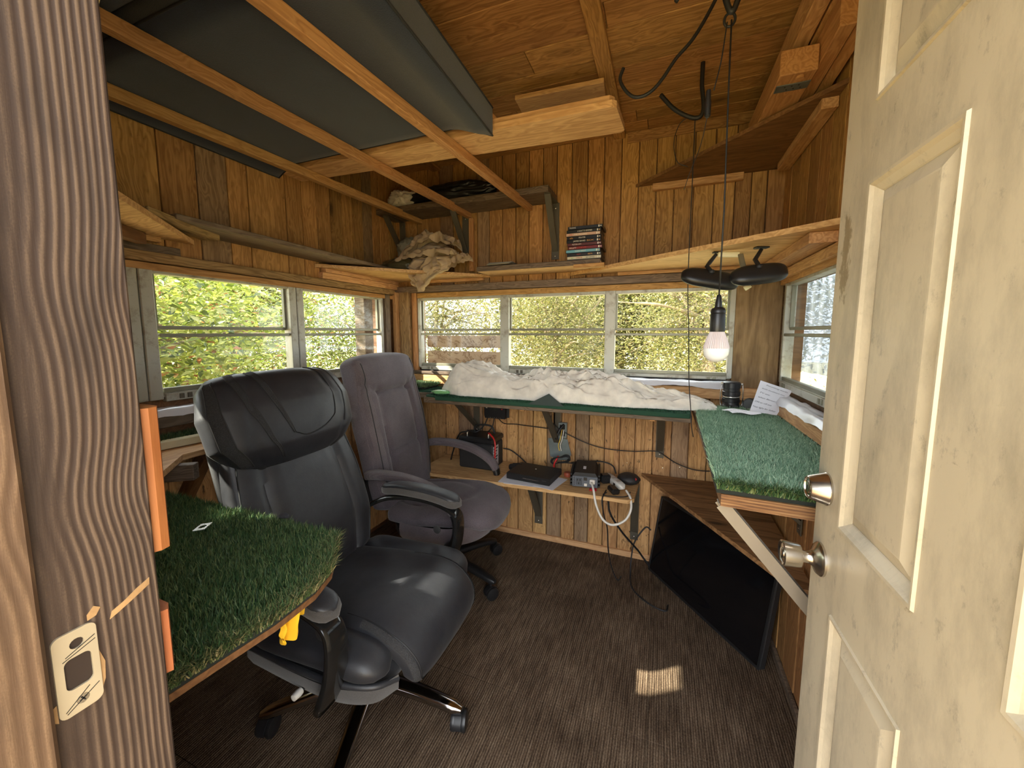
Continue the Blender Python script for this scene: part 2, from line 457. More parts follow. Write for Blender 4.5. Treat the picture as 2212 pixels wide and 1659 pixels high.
floor = structure('floor', MB().bx(XL-T, XR+T, .04, YB+T, -.06, -.008), GREYW)
nx = 0
for ix in range(4):
    for iy in range(4):
        x0 = -1.80+ix*.60; y0 = .04+iy*.60
        x1 = min(x0+.60, XR); y1 = min(y0+.60, YB)
        if x1-x0 < .02 or y1-y0 < .02: continue
        MB().bx(x0+.0006, x1-.0006, y0+.0006, y1-.0006, -.008, 0, .0012).build('carpet_tile', CARPET, floor)
roof = structure('ceiling', MB().bx(XL-.16, XR+.16, -.10, YB+.16, ZC+.014, ZC+.05), PLYD)
y = .05; k = 0
rw = random.Random(3)
while y < YB:
    wd = rw.choice((.089, .105, .14, .12))
    y1 = min(y+wd, YB)
    xs = [XL, XL+rw.uniform(.7, 1.7), XR]
    for a, b in zip(xs, xs[1:]):
        board('ceiling_plank', (a+.001, (y+y1)/2, ZC+.004+rw.uniform(0, .004)), (b-.001, (y+y1)/2, ZC+.004+rw.uniform(0, .004)), y1-y-.003, .018, (0, 0, 1), PINE_CEIL, roof)
    y = y1
board('ceiling_batten', (-.262, .1, ZC-.016), (-.262, YB-.001, ZC-.016), .062, .022, (0, 0, 1), LUMBER_O if False else PINE_CEIL, roof)
board('ceiling_batten', (-1.45, .1, ZC-.016), (-1.45, YB-.001, ZC-.016), .062, .022, (0, 0, 1), PINE_CEIL, roof)
board('ceiling_cornice', (-.22, YB-.008, ZC-.032), (XR, YB-.008, ZC-.032), .055, .018, (0, 1, 0), PINE_CEIL, roof)

WZ0, WZ1 = 1.115, 1.60           # window band
# back wall: backing boards + planks
wb = structure('wall_back', MB().bx(XL-T, XR+T, YB+.012, YB+T, -.05, WZ0).bx(XL-T, XR+T, YB+.012, YB+T, WZ1, ZC)
               .bx(XL-T, -1.63, YB+.012, YB+T, WZ0, WZ1).bx(.352, XR+T, YB+.012, YB+T, WZ0, WZ1), PLYD)
def planks_x(parent, xs, z0, z1, mat, yy=YB, jit=.004, seed=1, name='plank', th=.018):
    r = random.Random(seed)
    for a, b in zip(xs, xs[1:]):
        d = r.uniform(0, jit)
        board(name, ((a+b)/2, yy+.004-d, z0+r.uniform(0, .004)), ((a+b)/2, yy+.004-d, z1), b-a-.005, th, (0, 1, 0), mat, parent, .0015)
ups = [-1.8, -1.71, -1.615, -1.52, -1.43, -1.33, -1.24, -1.15, -1.065, -.972, -.882, -.795, -.705, -.62, -.53, -.437, -.343, -.248, -.155, -.062, .03, .125, .222, .318, .391, .46, .54]
planks_x(wb, ups, 1.665, ZC-.004, PINE, seed=4)
lows = [-1.8, -1.7, -1.6, -1.5, -1.41, -1.31, -1.215, -1.12, -1.03, -.945, -.864, -.76, -.666, -.571, -.482, -.397, -.304, -.215, -.129, -.03, .07, .159, .253, .345, .43, XRL+.04]
planks_x(wb, lows, .028, 1.0, PINE_LOW, jit=.009, seed=9)
rr = random.Random(11)
for x in (-.812, -.622, -.258, -.083, .215):       # narrow strips over some joints, upper half
    board('joint_strip', (x, YB-.012, .56), (x, YB-.012, .93), .022, .010, (0, 1, 0), PINE_LOW, wb)
structure('baseboard_back', MB().bx(XL, XRL+.02, YB-.022, YB-.004, 0, .036, .002), PLYX)

# left wall
wl = structure('wall_left', MB().bx(XL-T, XL-.012, .04, YB+T, -.05, WZ0).bx(XL-T, XL-.012, .04, YB+T, WZ1, ZC)
               .bx(XL-T, XL-.012, .04, .14, WZ0, WZ1).bx(XL-T, XL-.012, 2.17, YB+T, WZ0, WZ1), PLYD)
def planks_y(parent, ys, z0, z1, mat, xx, inward, jit=.004, seed=1, name='plank'):
    r = random.Random(seed)
    for a, b in zip(ys, ys[1:]):
        d = r.uniform(0, jit)
        board(name, (xx-inward*(.004-d), (a+b)/2, z0), (xx-inward*(.004-d), (a+b)/2, z1), b-a-.0045, .018, (1, 0, 0), mat, parent, .0015)
planks_y(wl, [.2, .36, .56, .74, .80, .93, 1.06, 1.18, 1.27, 1.46, 1.555, 1.65, 1.745, 1.83, 1.915, 2.0, 2.085, 2.16, 2.25, YB], 1.62, ZC-.004, PINE, XL, 1, seed=2)
planks_y(wl, [.2, .29, .39, .48, .58, .67, .77, .87, .96, 1.06, 1.15, 1.25, 1.35, 1.44, 1.54, 1.63, 1.73, 1.83, 1.92, 2.02, 2.12, 2.22, YB], .03, .93, PINE_LOW, XL, 1, seed=5)
# right wall (its lower cladding stands further in)
wr = structure('wall_right', MB().bx(XR+.012, XR+T, .04, YB+T, -.05, WZ0).bx(XR+.012, XR+T, .04, YB+T, WZ1, ZC)
               .bx(XR+.012, XR+T, .04, .5, WZ0, WZ1).bx(XR+.012, XR+T, 2.30, YB+T, WZ0, WZ1), PLYD)
planks_y(wr, [.2, .5, .8, 1.1, 1.4, 1.52, 1.64, 1.75, 1.86, 1.98, 2.1, 2.22, YB], 1.66, ZC-.004, PINE, XR-.02, -1, seed=21)
planks_y(wr, [.2, .44, .68, .92, 1.16, 1.4, 1.58, 1.71, 1.8, 1.95, 2.1, 2.22, YB], .03, .93, PLY_WALL, XRL, -1, seed=22)
structure('baseboard_right', MB().bx(XRL-.02, XRL-.006, .3, YB-.03, 0, .03, .002), GREYW)
# front wall, with the doorway the photograph was taken through
JX, DX = -.49, .315
wf = structure('wall_front', MB().bx(XL-T, JX-.085, .04, .205, -.05, ZC).bx(DX+.10, XR+T, -.02, .205, -.05, ZC).bx(JX-.085, DX+.10, .04, .205, 2.09, ZC), PLYD)
planks_y_front = [-1.8, -1.65, -1.5, -1.35, -1.2, -1.05, -.9, -.75, -.6]
planks_x(wf, planks_y_front, .03, ZC-.004, PINE, YF-.012, seed=31)

# ---------------------------------------------------------------- windows: rows of sliding units in aged frames
def window(name, o, u, n, bays, posts, z0=WZ0, z1=WZ1, blank=()):
    """o origin on the wall line, u along the wall, n inward normal; bays (a,b) along u"""
    o, u, n = Vector(o), Vector(u), Vector(n); z = Vector((0, 0, 1))
    M = Matrix.Identity(4)
    for i in range(3): M[i][0], M[i][1], M[i][2], M[i][3] = u[i], n[i], z[i], o[i]
    a0, a1 = bays[0][0], bays[-1][1]
    def mk(fn):
        m = MB(); fn(m); m.v = [tuple(M @ Vector(p)) for p in m.v]; return m
    f = mk(lambda m: (m.bx(a0-.02, a1+.02, -.03, .012, z1-.018, z1+.006, .002), m.bx(a0-.02, a1+.02, -.03, .008, z0-.006, z0+.012, .002),
                      m.bx(a0-.026, a0-.002, -.032, .014, z0, z1, .002), m.bx(a1+.002, a1+.026, -.032, .014, z0, z1, .002)))
    root = f.build(name, ALU, kind='structure')
    for p0, p1 in posts:
        if p1-p0 > .07:
            h = (p0+p1)/2
            mk(lambda m: m.bx(p0, h-.002, -.03, .022, z0-.012, z1+.004, .003)).build('mullion', ALU, root)
            mk(lambda m: m.bx(h+.002, p1, -.03, .022, z0-.012, z1+.004, .003)).build('mullion', ALU, root)
        else: mk(lambda m: m.bx(p0, p1, -.03, .02, z0-.012, z1+.004, .003)).build('mullion', ALU, root)
    for i, (a, b) in enumerate(bays):
        mk(lambda m: (m.bx(a, b, -.004, .012, 1.342, 1.356, .002), m.bx(a, b, -.012, .008, z0+.012, z0+.03, .002))).build('meeting_rail', ALU2, root)
        mk(lambda m: m.bx(a, b, -.026, -.010, 1.371, 1.386, .002)).build('upper_sash_rail', ALU2, root)
        mk(lambda m: (m.bx(a, a+.008, -.024, -.008, 1.38, z1-.016), m.bx(b-.008, b, -.024, -.008, 1.38, z1-.016))).build('sash_stile', ALU2, root)
        mk(lambda m: m.bx(a+.004, b-.004, -.019, -.016, 1.372, z1-.016)).build('glass_pane', GLASS, root)
        mk(lambda m: m.bx(a+.004, b-.004, .001, .004, z0+.024, 1.345)).build('glass_pane', GLASS, root)
        mk(lambda m: m.bx(a, b, -.01, .016, z0-.022, z0+.008, .002)).build('bottom_rail', ALU, root)
        for q in (.12, .88):
            c = a+(b-a)*q
            mk(lambda m: (m.bx(c-.022, c-.006, .014, .020, z0-.016, z0+.004, .001), m.bx(c+.006, c+.022, .014, .020, z0-.016, z0+.004, .001))).build('latch', BRKT if i % 2 else ALU2, root)
    return root
w1 = window('window_1', (XL, 0, 0), (0, 1, 0), (1, 0, 0), [(.17, .775), (.885, 1.437), (1.525, 2.13)], [(.785, .875), (1.440, 1.522)])
w2 = window('window_2', (0, YB, 0), (1, 0, 0), (0, -1, 0), [(-1.60, -.988), (-.926, -.319), (-.259, .325)], [(-.987, -.927), (-.318, -.260)])
w3 = window('window_3', (XR, 0, 0), (0, -1, 0), (-1, 0, 0), [(-2.225, -1.62), (-1.53, -.95)], [(-1.615, -1.535)])

# trims above and below the windows
def trim(i, a, b, wd, th, up, mat): return board('trim_%d' % i, a, b, wd, th, up, mat, None, .002, kind='structure')
trim(1, (XL, YB-.028, 1.657), (XR-.02, YB-.028, 1.657), .042, .05, (0, 1, 0), GREYW)
trim(2, (-1.62, YB-.010, 1.617), (.35, YB-.010, 1.617), .034, .03, (0, 1, 0), PINE)
trim(3, (XL+.012, .15, 1.668), (XL+.012, .97, 1.668), .036, .030, (1, 0, 0), GREYW)
trim(4, (XL+.014, .12, 1.638), (XL+.014, 2.26, 1.638), .036, .046, (1, 0, 0), OLIVEW)
trim(5, (XL+.008, .12, 1.604), (XL+.008, 2.26, 1.604), .026, .034, (1, 0, 0), LUMBER_O)
trim(6, (XL+.016, 1.64, 1.676), (XL+.016, 2.30, 1.676), .036, .044, (1, 0, 0), LUMBER)
trim(7, (XL+.018, 1.66, 1.706), (XL+.018, 2.30, 1.706), .022, .044, (1, 0, 0), LUMBER)
# left-back corner boards beside window_2
def upr(i, x, wd, mat, y=YB-.012, z0=1.0, z1=1.640, th=.028): return trim(i, (x, y, z0), (x, y, z1), wd, th, (0, 1, 0), mat)
upr(8, -1.645, .040, LUMBER_O); upr(9, -1.708, .078, OLIVEW, YB-.030, th=.06); upr(10, -1.764, .030, LUMBER, YB-.05, th=.08)
trim(11, (XL+.012, 2.19, 1.0), (XL+.012, 2.19, 1.62), .05, .03, (1, 0, 0), GREYW)
# plywood beside window_2, right
trim(12, (.455, YB-.004, 1.0), (.455, YB-.004, 1.635), .208, .014, (0, 1, 0), wood('stained_plywood', (.13, .075, .028, 1), (.36, .235, .11, 1), var=.02, ring=3.0, knots=.3))
# right-wall header pieces
trim(13, (XR-.014, .9, 1.636), (XR-.014, YB-.03, 1.636), .04, .05, (1, 0, 0), LUMBER)
trim(14, (XR-.006, .9, 1.606), (XR-.006, YB-.03, 1.606), .026, .03, (1, 0, 0), LUMBER_O)
# sills: rail below the window and the white film lying on the sill
trim(15, (XL, YB-.032, 1.037), (XRL, YB-.032, 1.037), .062, .05, (0, 1, 0), LUMBER)
trim(16, (XL, YB-.030, 1.082), (.36, YB-.030, 1.082), .020, .066, (0, 1, 0), GREYW)
trim(17, (XRL+.012, .95, 1.018), (XRL+.012, YB-.06, 1.018), .050, .05, (1, 0, 0), LUMBER)
trim(18, (XRL+.03, .95, 1.055), (XRL+.03, YB-.06, 1.055), .024, .04, (1, 0, 0), LUMBER)
trim(19, (XL+.03, .24, 1.030), (XL+.03, 2.28, 1.030), .060, .06, (1, 0, 0), GREYW)
def film(name, p0, ax, ay, L, Wd, lab):
    p0, ax, ay = Vector(p0), Vector(ax), Vector(ay)
    def fn(u, v):
        q = p0+ax*(u*L)+ay*(v*Wd); q.z += .006*fbm(u*L*9, v*4, 2.0)+.004
        if v > .72: q.z -= (v-.72)*.10*(1+.5*fbm(u*L*5, 1, 3))
        return q
    o = MB().grid(fn, 60, 10).build(name, FOIL, smooth=180); return props(o, lab, 'film')
film('sill_film', (-.62, YB-.02, 1.096), (1, 0, 0), (0, -1, 0), .95, .075, 'white film sheet lying along the sill under the back window')
film('sill_film', (XR-.015, 2.2, 1.072), (0, -1, 0), (-1, 0, 0), 1.2, .065, 'white film sheet lying along the sill under the right window')
film('sill_film', (XL+.012, .5, 1.066), (0, 1, 0), (1, 0, 0), .9, .06, 'white film strip on the sill under the left window')
MB().bx(-.30, .33, YB-.03, YB-.016, 1.093, 1.108, .003).bx(-1.6, -.99, YB-.03, YB-.016, 1.090, 1.100, .003).build('trim_20', DARK, kind='structure')

# ---------------------------------------------------------------- jamb and strike plate (left foreground)
jm = structure('trim_21', MB().bx(JX-.04, JX, .13, .221, -.05, 2.09, .002), JAMBW)
structure('trim_22', MB().bx(JX-.05, JX+.012, .06, .1365, -.05, 2.09, .003), JAMBL)
def casing(i, z0, z1):
    m = MB()
    def fn(u, v): return None
    prof = [(JX-.075, .222), (JX-.006, .222), (JX-.003, .228), (JX-.005, .236), (JX-.012, .240), (JX-.03, .240), (JX-.05, .238), (JX-.075, .236)]
    m.prism(prof, z0, z1); return structure('trim_%d' % i, m, ORANGE)
casing(23, 1.127, 1.282); structure('trim_24', MB().prism([(JX-.075, .222), (JX-.008, .222), (JX-.005, .229), (JX-.016, .235), (JX-.075, .236)], .985, 1.058), ORANGE)
# strike plate: rounded plate with latch hole, countersunk holes and a screw
def rrect(y0, y1, z0, z1, r, n=5):
    P = []
    for cy, cz, a0 in ((y1-r, z1-r, 0), (y0+r, z1-r, 90), (y0+r, z0+r, 180), (y1-r, z0+r, 270)):
        for k in range(n+1):
            a = math.radians(a0+90*k/n); P.append((cy+r*math.cos(a), cz+r*math.sin(a)))
    return P
def plate_with_holes(outer, holes, x0, x1, mat, name, parent=None, M=None, **kw):
    bm = bmesh.new()
    def loop(P):
        vs = [bm.verts.new((x1, a, b)) for a, b in P]
        return [bm.edges.new((vs[i], vs[(i+1) % len(vs)])) for i in range(len(vs))]
    E = loop(outer)
    for h in holes: E += loop(h)
    r = bmesh.ops.triangle_fill(bm, edges=E, use_beauty=True, use_dissolve=False)
    fs = [f for f in bm.faces]
    # drop faces lying inside a hole
    def inside(p, P):
        c = False
        for i in range(len(P)):
            (ya, za), (yb, zb) = P[i-1], P[i]
            if (za > p[1]) != (zb > p[1]) and p[0] < (yb-ya)*(p[1]-za)/(zb-za)+ya: c = not c
        return c
    kill = [f for f in fs if any(inside((f.calc_center_median().y, f.calc_center_median().z), h) for h in holes)]
    bmesh.ops.delete(bm, geom=kill, context='FACES_ONLY')
    ex = bmesh.ops.extrude_face_region(bm, geom=list(bm.faces))
    for v in [g for g in ex['geom'] if isinstance(g, bmesh.types.BMVert)]: v.co.x = x0
    bmesh.ops.recalc_face_normals(bm, faces=bm.faces)
    m = MB(); bm.verts.index_update()
    m.v = [tuple(v.co) for v in bm.verts]; m.f = [tuple(v.index for v in f.verts) for f in bm.faces]; m.mi = [0]*len(m.f)
    bm.free()
    if M is not None: m.v = [tuple(M @ Vector(p)) for p in m.v]
    return m.build(name, mat, parent, **kw)
def circ(y, z, r, n=14): return [(y+r*math.cos(2*PI*k/n), z+r*math.sin(2*PI*k/n)) for k in range(n)]
BRASSY = plain('scratched_strike_steel', srgb(176, 162, 136), .42, .25, bump=.15, bscale=60, var=.1)
sp = thing('strike_plate', (JX, .156, 1.008), 'scratched pale metal strike plate on the brown door jamb', 'strike plate')
plate_with_holes(rrect(.1415, .1705, 1.012, 1.091, .006), [rrect(.1475, .1655, 1.036, 1.066, .005), circ(.157, 1.078, .0048), circ(.157, 1.023, .0044)], JX-.001, JX+.0022, BRASSY, 'plate', sp)
MB().lathe([(0.0005, 0), (.0044, .0), (.0046, .0012), (.0042, .0022), (.0004, .0024)], 16, Matrix.Translation((JX, .157, 1.023)) @ Matrix.Rotation(PI/2, 4, 'Y')).build('screw', STEEL, sp, smooth=40)
MB().box((JX+.0024, .157, 1.023), (.0004, .0052, .0012), R=Matrix.Rotation(.5, 3, 'X')).box((JX+.0024, .157, 1.023), (.0004, .0012, .0052), R=Matrix.Rotation(.5, 3, 'X')).build('screw_slot', DARK, sp)
MB().bx(JX-.0005, JX+.0005, .1478, .1652, 1.0363, 1.0657).bx(JX-.0005, JX+.0005, .1525, .1615, 1.0735, 1.0825).build('latch_recess_shade', plain('shaded_recess_wood', (.022, .011, .006, 1), .8), sp)  # flat boxes: brown wood with the recess shade put into the colour

GOUGE = plain('fresh_gouged_wood', (.34, .20, .085, 1), .8, bump=.5, bscale=120, var=.3)
def gouge(pts, nm='gouge'):
    MB().prism(pts, JX-.001, JX+.0006, Matrix(((0, 0, 1, 0), (1, 0, 0, 0), (0, 1, 0, 0), (0, 0, 0, 1)))).build(nm, GOUGE, jm)
gouge([(.181, 1.083), (.188, 1.086), (.200, 1.092), (.213, 1.099), (.2135, 1.106), (.203, 1.101), (.192, 1.094), (.183, 1.090)])
gouge([(.171, 1.060), (.1745, 1.045), (.1735, 1.028), (.1708, 1.020), (.1706, 1.04)])
gouge([(.1660, 1.0925), (.172, 1.094), (.1755, 1.100), (.171, 1.104), (.166, 1.098)])
gouge([(.1410, 1.030), (.1385, 1.028), (.1380, 1.015), (.1412, 1.012)])
for q_ in (((.1455, 1.018), (.162, 1.032)), ((.1462, 1.016), (.1685, 1.030)), ((.147, 1.066), (.169, 1.074)), ((.149, 1.069), (.169, 1.078))):
    a_, b_ = Vector((JX+.0022, *q_[0])), Vector((JX+.0022, *q_[1]))
    board('scratch', a_, b_, .0007, .0004, (1, 0, 0), DARK, sp, 0)

# ---------------------------------------------------------------- the white door, standing open
def door_paint():
    t = NT('dirty_white_door_paint'); o = t.obj()
    c = srgb(201, 188, 163)
    d1 = t.math('MULTIPLY', t.ramp(t.noise(t.vmul(o, (1, 5, 2)), 2.2, 7, .72), [(.45, 0.), (.68, 1.)]), .6)
    c = t.mix(d1, c, srgb(146, 136, 118))
    d2 = t.ramp(t.noise(t.vmul(o, (1, 26, 17)), 1.0, 6, .75), [(.58, 0.), (.72, .6)])
    c = t.mix(d2, c, srgb(112, 104, 92))
    d3 = t.ramp(t.noise(t.vmul(o, (1, 9, 7)), 1.3, 8, .8, .6), [(.63, 0.), (.68, .6)])
    c = t.mix(d3, c, srgb(120, 104, 78))
    p = t.n('NewGeometry').outputs['Position']; sp = t.n('SeparateXYZ'); t.l(p, sp.inputs[0])
    ey = t.math('MULTIPLY', t.math('SUBTRACT', sp.outputs[1], .918), 28.0); ez = t.math('MULTIPLY', t.math('SUBTRACT', sp.outputs[2], 1.50), 7.5)
    dd = t.math('ADD', t.math('MULTIPLY', ey, ey), t.math('MULTIPLY', ez, ez))
    blot = t.math('SUBTRACT', t.math('ADD', t.noise(t.vmul(p, (1, 60, 34)), 1.0, 5, .7), .12), t.math('MULTIPLY', dd, .45))
    c = t.mix(t.ramp(blot, [(.46, 0.), (.56, .75)]), c, srgb(128, 108, 74))
    return t.done(t.bsdf(c, .42, 0, t.bump(t.noise(o, 90, 3), .05)))
DOORP = door_paint()
DY0, DY1, DZ1 = .137, .957, 2.05
cols = [(.475, .245+.0), (.846, .617)]
pan = []
for y1, y0 in ((.846, .617), (.477, .248)):
    pan += [(y0, y1, 1.000, 1.612), (y0, y1, 1.738, 1.94), (y0, y1, .20, .832)]
# slab face with recessed panels: built as a grid of strips
ys = sorted({DY0, DY1, .846, .617, .477, .248}); zs = sorted({.012, DZ1, 1.0, 1.612, 1.738, 1.94, .20, .832})
m = MB(); m.bx(DX+.012, DX+.045, DY0, DY1, .012, DZ1)
for ya, yb in zip(ys, ys[1:]):
    for za, zb in zip(zs, zs[1:]):
        if any(p[0] <= ya and yb <= p[1] and p[2] <= za and zb <= p[3] for p in pan): continue
        m.bx(DX, DX+.013, ya, yb, za, zb)
door = m.build('door_1', DOORP, kind='structure')
for (y0, y1, z0, z1) in pan:
    # bevelled moulding ring falling from the face, and the raised field
    mm = MB()
    def ring(ins, x): return [Vector((x, y0+ins, z0+ins)), Vector((x, y1-ins, z0+ins)), Vector((x, y1-ins, z1-ins)), Vector((x, y0+ins, z1-ins))]
    R = [ring(0, DX+.001), ring(.002, DX-.0035), ring(.007, DX-.003), ring(.012, DX+.002), ring(.022, DX+.0085), ring(.024, DX+.0105)]
    for a, b in zip(R, R[1:]):
        mm.add(a+b, [(i, (i+1) % 4, 4+(i+1) % 4, 4+i) for i in range(4)])
    mm.build('panel_moulding', DOORP, door, smooth=25)
    mm = MB(); R = [ring(.022, DX+.0115), ring(.026, DX+.010), ring(.046, DX+.002), ring(.049, DX+.0015)]
    for a, b in zip(R, R[1:]): mm.add(a+b, [(i, (i+1) % 4, 4+(i+1) % 4, 4+i) for i in range(4)])
    mm.add(R[-1], [(0, 1, 2, 3)])
    mm.build('raised_panel', DOORP, door, smooth=20)
# deadbolt cylinder and knob, axis pointing into the room (-x)
def ax(y, z): return Matrix.Translation((DX, y, z)) @ Matrix.Rotation(-PI/2, 4, 'Y')
db = MB().lathe([(.032, 0), (.0325, .003), (.031, .005), (.0225, .031), (.0205, .033), (.0195, .0325), (.0185, .030), (.001, .0305)], 40, ax(.909, 1.052)).build('deadbolt', STEEL, door, smooth=35)
MB().lathe([(.012, .0300), (.0125, .0315), (.011, .0322), (.001, .0322)], 24, ax(.909, 1.052)).build('key_cylinder', STEEL, db, smooth=35)
MB().box((DX-.0326, .909, 1.052), (.001, .002, .008)).build('keyhole', DARK, db)
kb = MB().lathe([(.033, 0), (.033, .004), (.029, .009), (.017, .014), (.0125, .020), (.0118, .030), (.013, .033), (.0225, .036), (.0235, .039), (.0255, .062), (.0258, .066), (.024, .068), (.022, .0675), (.0185, .065), (.001, .065)], 40, ax(.909, .905)).build('door_knob', STEEL, door, smooth=35)
MB().lathe([(.010, .0645), (.0105, .067), (.009, .068), (.001, .068)], 20, ax(.909, .905)).build('key_cylinder', STEEL, kb, smooth=35)

# ---------------------------------------------------------------- outdoors ground
MB().bx(-30, 30, -30, 30, -.75, -.55).build('ground', plain('dry_grass_ground', srgb(176, 164, 116), .95, var=.25), kind='structure')
structure('trim_25', MB().bx(-1.6, 1.8, -1.6, .035, -.10, -.03), PLYX)  # unseen deck slab added in pale wood to bounce light indoors

nl = random.Random(8)
for x_ in (-.455, -.43, -.345, -.255, -.17, -.085, -.06, .03, .12, .205):
    for z_ in ((.585,) if nl.random() < .6 else (.585, .23)):
        MB().lathe([(.0001, 0), (.0038, 0), (.003, .0016), (.0001, .002)], 8, Matrix.Translation((x_, YB-.009, z_+nl.uniform(-.012, .012))) @ Matrix.Rotation(PI/2, 4, 'X')).build('nail_head', STEEL, wb, smooth=40)
structure('trim_26', MB().bx(XL+.002, XL+.02, .22, .84, 1.688, 1.712, .002), plain('cream_strip', srgb(214, 208, 190), .6))  # pale cream strip under the front-left corner shelf
# ================================================================ shelves, ledges, overhead timber
def strap_bracket(parent, wall, out, z, depth, drop, wd=.034, mat=None, name='bracket', fl=.012):
    """folded sheet-metal shelf bracket: wall strap, arm under the shelf and a diagonal strut
    wall = point on the wall face under the shelf, out = unit vector into the room"""
    mat = mat or BRKT
    p = Vector((wall[0], wall[1], z)); o = Vector(out); s = Vector((0, 0, 1)).cross(o)
    root = MB()
    Mx = Matrix.Identity(4)
    for i in range(3): Mx[i][0], Mx[i][1], Mx[i][2], Mx[i][3] = o[i], s[i], (0, 0, 1)[i], p[i]
    h = wd/2
    root.bx(.001, .005, -h*1.35, h*1.35, -drop, 0, .0008).bx(.001, depth, -h, h, -.004, 0, .0008)
    # strut: folded channel from the arm's tip down to the strap's foot
    a = Vector((depth-.004, 0, -.006)); b = Vector((.007, 0, -drop*.86))
    R = frame(a, b, (0, 1, 0)).to_3x3()
    root.box((a+b)/2, ((a-b).length, .003, wd), .0005, R @ Matrix.Identity(3))
    for q in (-h, h):
        root.box((a+b)/2+Vector((-.004, q, .004)), ((a-b).length, fl, .002), 0, R)
    root.v = [tuple(Mx @ Vector(v)) for v in root.v]
    br = root.build(name, mat, parent)
    for zz in (-.03, -drop+.02): MB().lathe([(.0001, 0), (.0042, 0), (.0042, .0015), (.002, .003), (.0001, .003)], 8, Mx @ Matrix.Translation((.005, 0, zz)) @ Matrix.Rotation(PI/2, 4, 'Y')).build('screw', STEEL, br, smooth=40)
    return br
def tri_shelf(name, pts, z0, z1, mat, label, cat='shelf', cleats=()):
    t = thing(name, (sum(p[0] for p in pts)/len(pts), sum(p[1] for p in pts)/len(pts), z0), label, cat)
    MB().prism(pts, z0, z1).build('shelf_board', mat, t)
    for a, b, wd, th, up, m in cleats: board('cleat', a, b, wd, th, up, m, t)
    return t
# lower row, one triangle in each corner
tri_shelf('corner_shelf', [(-.53, YB-.006), (XR-.025, YB-.006), (XR-.025, 1.52)], 1.700, 1.720, PLYX, 'triangular plywood corner shelf above the right window, rear-view mirrors hung under it', 'shelf',
          [((-.25, YB-.03, 1.690), (.5, YB-.03, 1.690), .018, .04, (0, 1, 0), LUMBER), ((XR-.065, 1.62, 1.680), (XR-.065, 2.27, 1.680), .038, .086, (1, 0, 0), LUMBER)])
tri_shelf('corner_shelf', [(XL+.01, YB-.006), (XL+.01, 1.615), (-1.055, YB-.006)], 1.717, 1.735, PLYX, 'triangular plywood corner shelf at back left under the cloth bundle', 'shelf',
          [((-1.62, YB-.02, 1.707), (-1.10, YB-.02, 1.707), .02, .03, (0, 1, 0), LUMBER)])
tri_shelf('corner_shelf', [(XL+.01, .25), (XL+.01, 1.03), (-1.16, .42), (-1.05, .25)], 1.713, 1.733, PLYX, 'triangular plywood corner shelf at the left edge beside the brown jamb', 'shelf',
          [((XL+.03, .3, 1.703), (XL+.03, .9, 1.703), .02, .035, (1, 0, 0), LUMBER), ((-1.735, .83, 1.692), (-1.42, .38, 1.692), .040, .034, (.45, .3, 0), PLYD)])
# grey stick laid from the corner shelf up to the long shelf
props(board('loose_timber', (-1.60, .76, 1.757), (-1.735, 1.06, 1.745), .075, .022, (0, 0, 1), OLIVEW), 'short olive brown board laid across the end of the left shelf', 'board')
t = thing('wall_shelf', (-1.70, 1.5, 1.757), 'long weathered narrow shelf running along the left wall above the window', 'shelf')
board('shelf_board', (-1.705, .875, 1.767), (-1.69, 2.06, 1.752), .20, .019, (0, 0, 1), GREYW, t)
# shelf of the back wall with the disc cases
t = thing('wall_shelf', (-1.0, 2.2, 1.738), 'grey-edged shelf on the back wall carrying the stack of disc cases', 'shelf')
board('shelf_board', (-1.05, 2.225, 1.7305), (-.318, 2.225, 1.7305), .215, .019, (0, 0, 1), PLYX, t)
board('front_lip', (-1.05, 2.113, 1.736), (-.322, 2.113, 1.736), .028, .010, (0, 1, 0), GREYW, t)
board('cleat', (-.46, 2.10, 1.712), (-.300, 2.115, 1.716), .05, .02, (0, 0, 1), LUMBER_O, t)
# upper shelf with brackets
t = thing('wall_shelf', (-1.2, 2.22, 2.13), 'small high shelf of weathered board on metal brackets, bags lying on it', 'shelf')
board('shelf_board', (-1.80, 2.225, 2.150), (-.615, 2.225, 2.150), .20, .036, (0, 0, 1), GREYW, t)
strap_bracket(t, (-1.735, YB-.008), (0, -1, 0), 2.131, .19, .27)
strap_bracket(t, (-1.235, YB-.008), (0, -1, 0), 2.131, .19, .29)
strap_bracket(t, (-.625, YB-.008), (0, -1, 0), 2.131, .19, .33)
# vertical strip under the middle slat
props(board('support_strip', (-1.185, YB-.024, 1.76), (-1.185, YB-.024, 2.098), .032, .02, (0, 1, 0), LUMBER_O), 'thin upright wooden strip on the back wall holding up the middle slat', 'wooden strip')

# three slats under the ceiling, running to the back wall
def slat(x0, x1, lab, zz=2.122, w=.033):
    return props(board('ceiling_slat', (x0, .21, zz+.002), (x1, YB-.012, zz), w, .040, (0, 0, 1), LUMBER_O), lab, 'wooden slat', 'slats carrying the dark cushion')
slat(-1.70, -1.585, 'thin wooden slat under the dark cushion, nearest the left wall')
slat(-1.335, -1.205, 'thin wooden slat under the dark cushion, middle of the three')
slat(-.915, -.787, 'thin wooden slat under the dark cushion, rightmost of the three')
